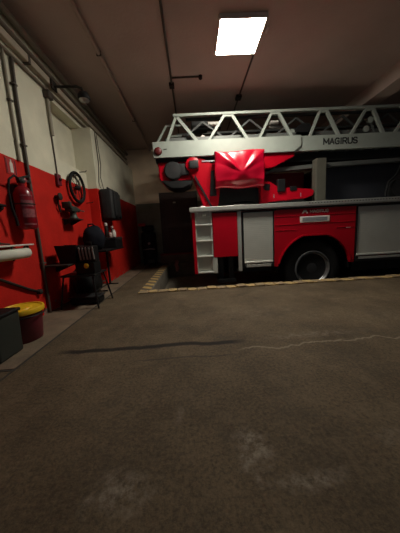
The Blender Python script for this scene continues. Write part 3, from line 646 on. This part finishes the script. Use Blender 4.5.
# ------------------------------------------------------------------ the fire engine
YT = 3.85; XE = 6.6
T = thing('fire_truck', (2.0, 5.0, PZ), 'red ladder fire engine with a grey lattice ladder, standing in the sunken bay', 'fire engine')
def part(name, bm, m, parent=T, smooth=False, ang=40): return obj(name, bm, m, parent, smooth, ang)
# inner body and chassis
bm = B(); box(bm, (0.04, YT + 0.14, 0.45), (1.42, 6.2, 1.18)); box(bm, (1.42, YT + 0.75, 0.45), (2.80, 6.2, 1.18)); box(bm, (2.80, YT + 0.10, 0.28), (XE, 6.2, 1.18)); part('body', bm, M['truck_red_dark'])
bm = B(); box(bm, (0.5, 4.55, 0.12), (XE, 4.68, 0.40)); box(bm, (0.5, 5.4, 0.12), (XE, 5.53, 0.40)); box(bm, (0.85, 4.1, 0.10), (1.42, 5.9, 0.45)); box(bm, (1.95, 4.6, 0.05), (2.2, 5.5, 0.3)); part('chassis', bm, M['black'])
bm = B(); box(bm, (2.82, YT + 0.12, 0.02), (XE, 4.3, 0.26)); part('side_skirt', bm, M['black'])
# corner post, steps
bm = B(); box(bm, (0.0, YT, 0.15), (0.055, YT + 0.30, 1.20), 0.006); part('corner_post', bm, M['truck_red'])
bm = B(); box(bm, (0.055, YT + 0.055, 0.15), (0.33, YT + 0.12, 1.185)); box(bm, (0.055, YT + 0.005, 0.15), (0.075, YT + 0.10, 1.19)); box(bm, (0.315, YT + 0.005, 0.15), (0.335, YT + 0.10, 1.19)); st = part('access_steps', bm, M['step'])
for z in (0.155, 0.43, 0.695, 0.96):
    bm = B(); box(bm, (0.057, YT - 0.012, z), (0.335, YT + 0.052, z + 0.032), 0.010, 2); part('step', bm, M['step_edge'], st, True)
bm = B()
for k in range(6): box(bm, (0.082 + 0.042 * k, YT - 0.006, 1.115), (0.108 + 0.042 * k, YT + 0.03, 1.185), 0.006, 1)
box(bm, (0.06, YT + 0.03, 1.10), (0.33, YT + 0.06, 1.19)); part('grip_tread', bm, M['step_edge'], st)
bm = B(); box(bm, (0.335, YT, 0.15), (0.40, YT + 0.05, 0.43), 0.004); part('trim_strip', bm, M['step'])
bm = B(); box(bm, (0.345, YT - 0.006, 0.42), (0.757, YT + 0.05, 1.155), 0.008); part('side_panel', bm, M['truck_red'])
bm = B(); box(bm, (0.762, YT, 0.16), (0.826, YT + 0.06, 1.17), 0.005); part('trim_strip', bm, M['alu'])
# stabiliser jack behind the gap
bm = B(); box(bm, (0.44, 3.98, 0.0), (0.52, 4.10, 0.45)); box(bm, (0.60, 3.96, -0.02), (0.70, 4.08, 0.45), 0.01); box(bm, (0.40, 3.93, -0.05), (0.73, 4.15, 0.02), 0.01); part('stabiliser', bm, M['black_metal'])
bm = B(); box(bm, (0.35, 4.16, 0.10), (0.78, 4.20, 0.46)); part('mud_flap', bm, M['rubber'])
# roller shutters
def roller(x0, x1, z0, z1):
    bm = B(); box(bm, (x0, YT + 0.012, z0), (x1, YT + 0.03, z1)); s = part('roller_shutter', bm, M['shutter'])
    bm = B(); w = 0.018
    box(bm, (x0 - w, YT - 0.004, z0 - 0.08), (x0, YT + 0.04, z1 + w)); box(bm, (x1, YT - 0.004, z0 - 0.08), (x1 + w, YT + 0.04, z1 + w)); box(bm, (x0, YT - 0.004, z1), (x1, YT + 0.04, z1 + w))
    part('shutter_frame', bm, M['black_metal'], s)
    bm = B(); box(bm, (x0 + 0.004, YT - 0.012, z0), (x1 - 0.004, YT + 0.012, z0 + 0.03), 0.004, 1); part('lift_bar', bm, M['step_edge'], s)
    bm = B(); box(bm, (x0 + 0.03, YT - 0.008, z0 - 0.07), (x1 - 0.01, YT + 0.03, z0 - 0.02), 0.006, 1); part('sill', bm, M['alu'], s)
    for xx in (x0 + 0.015, x1 - 0.02):
        bm = B(); box(bm, (xx - 0.02, YT - 0.014, z0 - 0.075), (xx + 0.02, YT + 0.02, z0 - 0.02), 0.005, 1); part('lock', bm, M['black'], s)
    return s
roller(0.862, 1.362, 0.285, 1.14)
roller(2.815, 4.55, 0.31, 1.14); roller(4.66, 6.4, 0.33, 1.14)
bm = B(); box(bm, (4.575, YT, 0.25), (4.635, YT + 0.06, 1.16)); part('trim_strip', bm, M['alu'])
bm = B(); box(bm, (6.425, YT, 0.15), (XE, YT + 0.3, 1.18), 0.006); part('corner_post', bm, M['truck_red'])
bm = B(); box(bm, (2.81, YT - 0.02, 0.21), (6.42, YT + 0.06, 0.25), 0.005, 1); part('foot_rail', bm, M['black_metal'])
# wing panel with wheel arch
cx, cz, ra = 2.085, 0.10, 0.635
def arch(r, fl, n=28, a0=0.0):
    o = []
    for k in range(n + 1):
        a = PI - PI * k / n
        o.append((cx + r * math.cos(a), min(cz + r * math.sin(a), fl)))
    return o
bm = B(); out = [(1.385, 1.155), (1.385, 0.20), (cx - ra, 0.20)] + [p for p in arch(ra, 0.70) if p[1] > 0.21] + [(cx + ra, 0.20), (2.78, 0.20), (2.78, 1.155)]
prism(bm, out, YT, YT + 0.05, 'Y'); wing = part('wing_panel', bm, M['truck_red'])
bm = B()
A = [p for p in arch(ra + 0.022, 0.725) if p[1] > 0.20]; Bq = [p for p in arch(ra - 0.004, 0.695) if p[1] > 0.20]
prism(bm, A + Bq[::-1], YT - 0.028, YT + 0.02, 'Y', 0.006); part('arch_lip', bm, M['truck_red'], wing, True)
bm = B()
for z, x0, x1 in ((1.035, 1.40, 2.76), (0.90, 1.40, 2.76), (0.81, 1.40, 1.75), (0.81, 2.45, 2.76)): box(bm, (x0, YT - 0.006, z), (x1, YT + 0.004, z + 0.012), 0.003, 1)
part('swage_line', bm, M['truck_red'], wing)
bm = B(); o2 = [p for p in arch(ra + 0.02, 0.74)]; prism(bm, [(p[0], p[1]) for p in o2] , YT + 0.70, YT + 0.74, 'Y')
ins = [p for p in arch(ra + 0.02, 0.74)]; inn = [p for p in arch(ra + 0.005, 0.725)]
prism(bm, ins + inn[::-1], YT + 0.05, YT + 0.70, 'Y'); part('wheel_housing', bm, M['black'])
lettering('lettering', 'MAGIRUS', 1.99, 2.31, 1.08, 1.13, YT, 0.004, M['letter_white'], wing, 0.2)
bm = B()
for seg in ([(1.85, 1.075), (1.878, 1.075), (1.893, 1.105), (1.905, 1.088), (1.917, 1.105), (1.932, 1.075), (1.96, 1.075), (1.925, 1.130), (1.885, 1.130)],): prism(bm, seg, YT - 0.005, YT, 'Y')
part('emblem', bm, M['letter_white'], wing)
bm = B(); box(bm, (1.82, YT - 0.010, 0.925), (2.325, YT + 0.002, 1.025), 0.004, 1); pl = part('marking_plate', bm, M['letter_white'], wing)
bm = B(); box(bm, (1.86, YT - 0.013, 0.945), (2.285, YT - 0.009, 1.005)); part('plate_inset', bm, M['plate_grey'], wing)
bm = B(); box(bm, (2.62, YT - 0.004, 0.80), (2.70, YT, 0.815)); part('marker', bm, M['letter_white'], wing)
# wheel
wx, wz, wy = 2.075, 0.125, YT + 0.04
bm = B(); lathe(bm, [(0.30, 0.03), (0.34, 0.0), (0.44, -0.005), (0.485, 0.015), (0.505, 0.05), (0.505, 0.27), (0.48, 0.30), (0.30, 0.30)], (wx, wy, wz), 'Y', 48); wh = part('wheel', bm, M['rubber'], T, True)
bm = B(); lathe(bm, [(0.312, 0.012), (0.306, -0.008), (0.294, -0.010), (0.284, 0.02), (0.272, 0.03), (0.264, 0.022), (0.256, 0.03), (0.245, 0.08)], (wx, wy, wz), 'Y', 48, False); part('rim', bm, M['rim'], wh, True)
bm = B(); lathe(bm, [(0.25, 0.05), (0.24, 0.13), (0.20, 0.16), (0.17, 0.12), (0.12, 0.11), (0.11, 0.06), (0.09, 0.03), (0.04, 0.025)], (wx, wy, wz), 'Y', 40); part('hub', bm, M['rim_dark'], wh, True)
for k in range(10):
    a = 2 * PI * k / 10; bm = B(); lathe(bm, [(0.018, 0.12), (0.018, 0.09), (0.010, 0.085)], (wx + 0.155 * math.cos(a), wy, wz + 0.155 * math.sin(a)), 'Y', 8); part('wheel_nut', bm, M['rim'], wh)
# deck
bm = B(); box(bm, (-0.02, YT - 0.03, 1.185), (XE, 6.2, 1.24)); dk = part('deck', bm, M['alu'])
bm = B(); box(bm, (-0.03, YT - 0.045, 1.20), (XE, YT - 0.03, 1.265), 0.004, 1); part('edge_rail', bm, M['alu'], dk)
bm = B()
k = 0
while 1.95 + k * 0.05 < XE - 0.1: box(bm, (1.95 + k * 0.05, YT - 0.047, 1.232), (1.97 + k * 0.05, YT - 0.044, 1.244)); k += 1
o = part('grip_perforation', bm, M['black_metal'], dk); o['kind'] = 'stuff'
bm = B(); box(bm, (1.4, YT - 0.02, 1.155), (XE, YT + 0.02, 1.185)); part('shadow_gap', bm, M['rust'], dk)
bm = B(); lathe(bm, [(0.05, 1.24), (0.05, 1.27), (0.03, 1.29)], (0.20, YT + 0.06, 0), 'Z', 16); part('deck_cap', bm, M['white'], dk, True)

# ladder: rails, lattice, rungs
Y0, Y1 = 4.30, 5.16
zb0, zb1, zt0, zt1 = 2.205, 2.455, 2.865, 2.91
bm = B(); box(bm, (-0.60, Y0, zb0), (XE, Y0 + 0.07, zb1), 0.006); LD = part('ladder', bm, M['ladder'])
bm = B(); prism(bm, [(-0.605, zb0 - 0.012), (1.90, zb0 - 0.012), (2.03, zb0 + 0.08), (2.03, zb1 + 0.004), (-0.605, zb1 + 0.004)], Y0 - 0.03, Y0 + 0.005, 'Y', 0.004); part('rail_sleeve', bm, M['ladder'], LD)
bm = B(); box(bm, (-0.60, Y1 - 0.07, zb0), (XE, Y1, zb1), 0.006); part('far_rail', bm, M['ladder_shaded'], LD)
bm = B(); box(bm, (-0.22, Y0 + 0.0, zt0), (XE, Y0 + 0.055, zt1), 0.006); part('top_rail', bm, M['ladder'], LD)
bm = B(); box(bm, (-0.22, Y1 - 0.055, zt0), (XE, Y1, zt1), 0.006); part('far_top_rail', bm, M['ladder_shaded'], LD)
apex = [-0.165, 0.745, 1.575, 2.44, 3.28, 4.12, 4.96, 5.80]
feet = [(-0.36, 0.20), (0.37, 1.09), (1.28, 1.89), (2.20, 2.74), (2.95, 3.56), (3.76, 4.40), (4.60, 5.24), (5.44, 6.08)]
for side, yy, m in (('near', Y0 + 0.03, M['ladder']), ('far', Y1 - 0.03, M['ladder_shaded'])):
    for i, (ax_, (fa, fb)) in enumerate(zip(apex, feet)):
        w = 0.0 if i == 0 else 0.055
        bm = B(); bar(bm, (fa, yy, zb1 - 0.02), (ax_ - w, yy, zt0 + 0.01), 0.042, 0.045, (0, 1, 0)); part('brace', bm, m, LD)
        if w:
            bm = B(); box(bm, (ax_ - w - 0.015, yy - 0.022, zt0 - 0.035), (ax_ + w + 0.015, yy + 0.022, zt0 + 0.002), 0.006, 1); part('brace_cap', bm, m, LD)
        bm = B(); bar(bm, (ax_ + w, yy, zt0 + 0.01), (fb, yy, zb1 - 0.02), 0.050, 0.045, (0, 1, 0)); part('brace', bm, m, LD)
for k in range(22):
    x = -0.45 + 0.32 * k; bm = B(); tube(bm, [(x, Y0 + 0.06, 2.40), (x, Y1 - 0.06, 2.40)], 0.018, 8); part('rung', bm, M['ladder_dark'], LD, True)
# inner telescoping sections
bm = B(); box(bm, (-0.40, Y0 + 0.10, 2.44), (XE, Y0 + 0.15, 2.56), 0.005); box(bm, (-0.40, Y1 - 0.15, 2.44), (XE, Y1 - 0.10, 2.56), 0.005); part('inner_rail', bm, M['ladder_dark'], LD)
bm = B(); box(bm, (0.0, Y0 + 0.10, 2.84), (XE, Y0 + 0.15, 2.875)); part('inner_top_rail', bm, M['ladder_shaded'], LD)
bm = B(); box(bm, (0.0, Y1 - 0.15, 2.84), (XE, Y1 - 0.10, 2.875)); part('inner_top_rail', bm, M['ladder_shaded'], LD)
for i, a in enumerate([0.3, 1.15, 2.0, 2.85, 3.7, 4.55]):
    bm = B(); bar(bm, (a - 0.36, Y0 + 0.145, 2.55), (a, Y0 + 0.125, 2.81), 0.03, 0.03, (0, 1, 0)); bar(bm, (a, Y0 + 0.125, 2.81), (a + 0.36, Y0 + 0.145, 2.55), 0.03, 0.03, (0, 1, 0)); part('inner_brace', bm, M['ladder_shaded'], LD)
bm = B(); tube(bm, [(-0.58, Y0 + 0.2, 2.47), (-0.36, Y0 + 0.2, 2.80), (-0.1, Y0 + 0.2, 2.80)], 0.022, 10); part('tip_frame', bm, M['ladder'], LD, True)
bm = B(); tube(bm, [(-0.58, Y1 - 0.2, 2.47), (-0.36, Y1 - 0.2, 2.80), (-0.1, Y1 - 0.2, 2.80)], 0.022, 10); part('tip_frame', bm, M['ladder'], LD, True)
bm = B(); box(bm, (0.40, 4.62, 2.78), (0.66, 4.74, 2.90), 0.01); box(bm, (0.10, 4.60, 2.76), (0.40, 4.78, 2.92), 0.01); bx_ = part('equipment_case', bm, M['black'], LD)
bm = B(); box(bm, (0.41, 4.59, 2.79), (0.65, 4.618, 2.885), 0.008); part('white_box', bm, M['white'], LD)  # plain white box in front of the black case
bm = B(); box(bm, (1.60, 4.62, 2.80), (1.76, 4.70, 2.87), 0.01); tube(bm, [(1.58, 4.66, 2.78), (1.86, 4.66, 2.74)], 0.03, 10); part('white_box', bm, M['white'], LD)  # second plain white box, with a short white tube below
for (x, z, r, m) in ((0.05, 2.52, 0.06, 'ladder_dark'), (0.30, 2.56, 0.05, 'white'), (1.95, 2.56, 0.085, 'ladder'), (2.02, 2.50, 0.06, 'white')):
    bm = B(); lathe(bm, [(0.02, -0.03), (r, -0.025), (r * 0.8, 0.0), (r, 0.025), (0.02, 0.03)], (x, Y0 + 0.2, z), 'Y', 20); part('pulley', bm, M[m], LD, True)
for (x, z) in ((3.34, 2.70), (3.27, 2.55)):
    bm = B(); lathe(bm, [(0.02, -0.03), (0.055, -0.025), (0.045, 0.0), (0.055, 0.025), (0.02, 0.03)], (x, Y0 + 0.09, z), 'Y', 20); part('pulley', bm, M['ladder'], LD, True)
bm = B(); bar(bm, (3.02, Y0 + 0.1, 2.55), (3.22, Y0 + 0.1, 2.72), 0.03, 0.02, (0, 1, 0)); bar(bm, (3.22, Y0 + 0.1, 2.72), (3.36, Y0 + 0.1, 2.70), 0.03, 0.02, (0, 1, 0)); bar(bm, (3.36, Y0 + 0.1, 2.70), (3.46, Y0 + 0.1, 2.47), 0.03, 0.02, (0, 1, 0)); part('pulley_arm', bm, M['ladder_dark'], LD)
bm = B(); prism(bm, [(1.95, 2.46), (2.02, 2.66), (2.10, 2.71), (2.25, 2.70), (2.30, 2.60), (2.38, 2.46)], Y0 + 0.10, Y0 + 0.22, 'Y', 0.008); part('winch_cover', bm, M['black'], LD)
for (x0, x1, z) in ((0.35, 0.62, 2.50), (1.0, 1.3, 2.50), (2.5, 2.75, 2.5), (-0.25, -0.05, 2.5)):
    bm = B(); tube(bm, [(x0, Y0 + 0.25, z), ((x0 + x1) / 2, Y0 + 0.3, z + 0.07), (x1, Y0 + 0.28, z + 0.02)], 0.016, 8); part('hydraulic_hose', bm, M['black'], LD, True)
lettering('lettering', 'MAGIRUS', 2.44, 3.075, 2.285, 2.40, Y0, 0.004, M['letter_black'], LD, 0.18)
bm = B(); box(bm, (-0.42, Y0 - 0.033, 2.322), (-0.36, Y0 - 0.030, 2.338), 0.001, 1); part('marking', bm, M['rust'], LD)
bm = B(); lathe(bm, [(0.065, 0), (0.065, -0.02), (0.05, -0.035), (0.02, -0.04)], (-0.515, Y0 - 0.03, 2.30), 'Y', 24); part('marker_lamp', bm, M['lamp_red'], LD, True)
bm = B(); torus(bm, (-0.515, Y0 - 0.04, 2.30), 0.062, 0.008, 'Y', 24, 6); part('lamp_ring', bm, M['rust'], LD, True)
# lower boom rail below the ladder
bm = B(); prism(bm, [(1.38, 1.86), (1.62, 1.90), (2.6, 1.945), (XE, 2.04), (XE, 2.10), (2.6, 2.02), (1.60, 1.97)], Y0 + 0.14, Y0 + 0.24, 'Y', 0.004); part('boom_rail', bm, M['ladder_dark'])
bm = B(); box(bm, (1.40, Y0 + 0.14, 2.06), (XE, Y1 - 0.1, 2.20)); box(bm, (-0.52, Y0 + 0.10, 2.14), (1.4, Y1 - 0.1, 2.20)); part('boom_underside', bm, M['black'])
bm = B(); prism(bm, [(1.30, 1.92), (1.55, 1.96), (1.93, 2.13), (1.93, 2.20), (1.30, 2.20)], Y0 + 0.02, Y0 + 0.16, 'Y', 0.006); part('boom_gusset', bm, M['truck_red'])
# turntable
bm = B(); lathe(bm, [(0.62, 1.24), (0.62, 1.36), (0.55, 1.40), (0.3, 1.42)], (1.0, 5.0, 0), 'Z', 40); part('turntable', bm, M['black'], T, True)
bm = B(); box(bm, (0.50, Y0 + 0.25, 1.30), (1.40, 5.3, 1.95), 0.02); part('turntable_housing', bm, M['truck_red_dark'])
# front arm (side frame of the turret)
out = [(-0.02, 2.10), (0.02, 2.17), (0.12, 2.20), (0.25, 2.17), (0.42, 2.08), (0.55, 2.10), (0.55, 1.62), (0.50, 1.28), (0.25, 1.28), (0.16, 1.55), (0.04, 1.90), (-0.03, 2.0)]
bm = B(); prism(bm, out, Y0 + 0.02, Y0 + 0.12, 'Y', 0.015); ar = part('turret_arm', bm, M['truck_red'], T, True)
bm = B(); lathe(bm, [(0.13, 0.0), (0.13, -0.03), (0.11, -0.04)], (0.08, Y0 + 0.02, 2.06), 'Y', 24); part('pivot_ring', bm, M['truck_red'], ar, True)
bm = B(); box(bm, (0.01, Y0 - 0.07, 1.985), (0.18, Y0 - 0.02, 2.12), 0.02); part('pivot_pad', bm, M['charcoal'], ar, True)
bm = B(); bar(bm, (0.10, Y0 - 0.01, 1.86), (0.40, Y0 - 0.01, 1.27), 0.035, 0.02, (0, 1, 0)); part('edge_guard', bm, M['black'], ar)
bm = B(); box(bm, (0.24, Y0 + 0.005, 2.10), (0.50, Y0 + 0.03, 2.125), 0.003, 1); part('chrome_strip', bm, M['steel'], ar)
bm = B(); prism(bm, [(0.36, 1.50), (0.48, 1.50), (0.48, 1.95), (0.40, 1.93)], Y0 - 0.05, Y0 + 0.03, 'Y', 0.01); prism(bm, [(0.36, 1.30), (1.40, 1.30), (1.40, 1.62), (0.44, 1.66)], Y0 + 0.14, Y0 + 0.26, 'Y'); part('control_console', bm, M['black'])
bm = B(); box(bm, (0.10, Y0 - 0.02, 1.245), (0.62, Y0 + 0.12, 1.30), 0.01); part('arm_foot', bm, M['truck_red'])
# tip housing behind the arm
bm = B(); prism(bm, [(-0.55, 2.17), (0.05, 2.17), (0.05, 1.82), (-0.30, 1.80), (-0.45, 1.74), (-0.545, 1.86)], Y0 + 0.08, Y0 + 0.40, 'Y', 0.015); tp = part('counter_frame', bm, M['truck_red'], T, True)
bm = B(); lathe(bm, [(0.165, 0), (0.165, -0.05), (0.14, -0.075), (0.06, -0.08)], (-0.285, Y0 + 0.09, 1.985), 'Y', 30)
box(bm, (-0.20, Y0 + 0.02, 1.90), (0.0, Y0 + 0.09, 2.10), 0.02); part('hose_reel', bm, M['charcoal'], tp, True)
bm = B(); prism(bm, [(-0.51, 1.82), (-0.42, 1.72), (-0.30, 1.665), (-0.12, 1.665), (0.02, 1.72), (0.06, 1.80), (-0.28, 1.815)], Y0 + 0.03, Y0 + 0.42, 'Y', 0.02); part('bump_guard', bm, M['black'], tp, True)
bm = B(); box(bm, (-0.58, Y0 + 0.04, 2.14), (0.02, Y0 + 0.30, 2.20)); part('top_gasket', bm, M['black'], tp)
# red deck bracket right of the turntable
bm = B(); prism(bm, [(1.30, 1.72), (1.48, 1.70), (1.62, 1.60), (2.25, 1.535), (2.30, 1.50), (2.27, 1.42), (2.14, 1.37), (1.30, 1.33)], Y0 - 0.01, Y0 + 0.55, 'Y', 0.012); rb = part('deck_fairing', bm, M['truck_red'], T, True)
bm = B(); box(bm, (1.60, Y0 - 0.05, 1.51), (1.74, Y0 + 0.05, 1.73), 0.012); part('fitting', bm, M['black'], rb)
bm = B(); box(bm, (1.84, Y0 - 0.03, 1.52), (1.96, Y0 + 0.05, 1.60), 0.01); part('fitting', bm, M['black'], rb)
bm = B(); box(bm, (1.36, Y0 - 0.03, 1.55), (1.46, Y0 + 0.05, 1.66), 0.01); part('fitting', bm, M['black'], rb)
bm = B(); prism(bm, [(1.36, 1.28), (1.46, 1.34), (2.10, 1.36), (2.16, 1.30), (2.10, 1.24), (1.40, 1.24)], Y0 + 0.0, Y0 + 0.5, 'Y'); part('fairing_base', bm, M['black'], rb)
for x in (1.53, 2.03):
    bm = B(); box(bm, (x, Y0 - 0.015, 1.405), (x + 0.018, Y0 - 0.008, 1.475), 0.003, 1); part('reflector', bm, M['steel'], rb)
# support post and rear equipment
bm = B(); box(bm, (2.33, Y0 + 0.0, 1.24), (2.515, Y0 + 0.16, 2.07), 0.008); part('support_post', bm, M['post'])
bm = B(); box(bm, (2.62, Y0 + 0.45, 1.24), (XE, 5.9, 2.04), 0.02); part('equipment_locker', bm, M['blue_black'])
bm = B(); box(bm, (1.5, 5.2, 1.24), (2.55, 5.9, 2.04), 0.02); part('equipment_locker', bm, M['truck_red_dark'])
bm = B(); tube(bm, [(4.02, Y0 + 0.1, 1.92), (3.92, Y0 + 0.1, 1.72), (3.78, Y0 + 0.1, 1.60), (3.74, Y0 + 0.1, 1.42), (3.75, Y0 + 0.1, 1.24)], 0.022, 10); part('hydraulic_hose', bm, M['black'], T, True)
bm = B(); lathe(bm, [(0.16, 0), (0.16, 0.12)], (4.02, Y0 + 0.12, 1.50), 'Y', 24); part('hose_drum', bm, M['charcoal'], T, True)

# red vinyl cover hung over the control seat of the turntable
nx, nz = 40, 36
x0c, x1c, zt, zb = 0.440, 1.300, 2.175, 1.60
bm = B(); g = []
rnd = random.Random(11)
def cover_y(u, v):
    # u across, v down: a bulge with folds pulling in to a point below the middle
    y = Y0 - 0.26 - 0.06 * math.sin(PI * u) * math.sin(PI * min(v * 1.1, 1))
    fu, fv = 0.53, 0.62
    r = math.hypot((u - fu) * 1.5, v - fv) + 1e-4; a = math.atan2(v - fv, (u - fu) * 1.5)
    y += -0.025 * math.exp(-(r / 0.16) ** 2)
    y += 0.003 * math.sin(a * 7 + 0.6) * min(1, r * 3) * (1 if v < fv + 0.2 else 0.6)
    y -= 0.042 * max(0, 1 - abs(a + 2.45) / 0.28) * min(1, r * 3) * min(1, 1.6 - r) + 0.042 * max(0, 1 - abs(a + 0.70) / 0.28) * min(1, r * 3) * min(1, 1.6 - r)
    y += 0.007 * math.sin(u * 19 + 4 * v) * v * v + 0.004 * math.sin(9 * v + 8 * u)
    if v > 0.82: y += 0.05 * (v - 0.82) / 0.18
    return y
for j in range(nz + 1):
    row = []; v = j / nz
    for i in range(nx + 1):
        u = i / nx
        xx = x0c + (x1c - x0c) * u + 0.012 * math.sin(7 * v + 1) * (1 - 2 * u) - (0.02 * math.sin(PI * v) if u > 0.5 else -0.02 * math.sin(PI * v)) * abs(2 * u - 1)
        zz = zt - (zt - zb) * v + 0.012 * math.sin(u * 9) * v - 0.012 * (1 - v) * math.sin(PI * u * 2)
        row.append(bm.verts.new((xx, cover_y(u, v), zz)))
    g.append(row)
for j in range(nz):
    for i in range(nx): bm.faces.new((g[j][i], g[j][i + 1], g[j + 1][i + 1], g[j + 1][i]))
# back side: wrap the edges away to a back plane so that it is a closed hood
ed = [g[0][i] for i in range(nx + 1)] + [g[j][nx] for j in range(1, nz + 1)] + [g[nz][i] for i in range(nx - 1, -1, -1)] + [g[j][0] for j in range(nz - 1, 0, -1)]
cxm, czm = (x0c + x1c) / 2, (zt + zb) / 2
r1 = [bm.verts.new((v.co.x + (v.co.x - cxm) * 0.015, v.co.y + 0.05, v.co.z + (v.co.z - czm) * 0.02)) for v in ed]
r2 = [bm.verts.new((v.co.x, Y0 - 0.075, v.co.z)) for v in ed]
n = len(ed)
for a, b_ in ((ed, r1), (r1, r2)):
    for k in range(n): bm.faces.new((a[k], a[(k + 1) % n], b_[(k + 1) % n], b_[k]))
bm.faces.new(r2)
cv = obj('seat_cover', bm, M['vinyl'], None, True, 75)
tag(cv, 'glossy bright red vinyl cover draped over the control seat under the ladder', 'cover')

# ------------------------------------------------------------------ world, camera, view
w = bpy.data.worlds.new('World'); scene.world = w; w.use_nodes = True
w.node_tree.nodes['Background'].inputs[0].default_value = (0.78, 0.88, 1.0, 1); w.node_tree.nodes['Background'].inputs[1].default_value = 0.12
yaw, pitch, roll, F = 0.0244, 0.1541, -0.0565, 227.3
f = Vector((math.sin(yaw) * math.cos(pitch), math.cos(yaw) * math.cos(pitch), -math.sin(pitch)))
r0 = Vector((math.cos(yaw), -math.sin(yaw), 0)); u0 = r0.cross(f)
r = r0 * math.cos(roll) + u0 * math.sin(roll); u = -r0 * math.sin(roll) + u0 * math.cos(roll)
cd = bpy.data.cameras.new('Camera'); cam = bpy.data.objects.new('Camera', cd); COL.objects.link(cam)
cam.matrix_world = Matrix(((r.x, u.x, -f.x, 0.0), (r.y, u.y, -f.y, 0.0), (r.z, u.z, -f.z, 0.88), (0, 0, 0, 1)))
cd.sensor_fit = 'VERTICAL'; cd.sensor_height = 24.0; cd.lens = F / 533 * 24.0; cd.clip_start = 0.02
scene.camera = cam
vs = scene.view_settings
vs.view_transform = 'Standard'; vs.look = 'None'; vs.gamma = 1; vs.use_curve_mapping = False; vs.exposure = 0.0
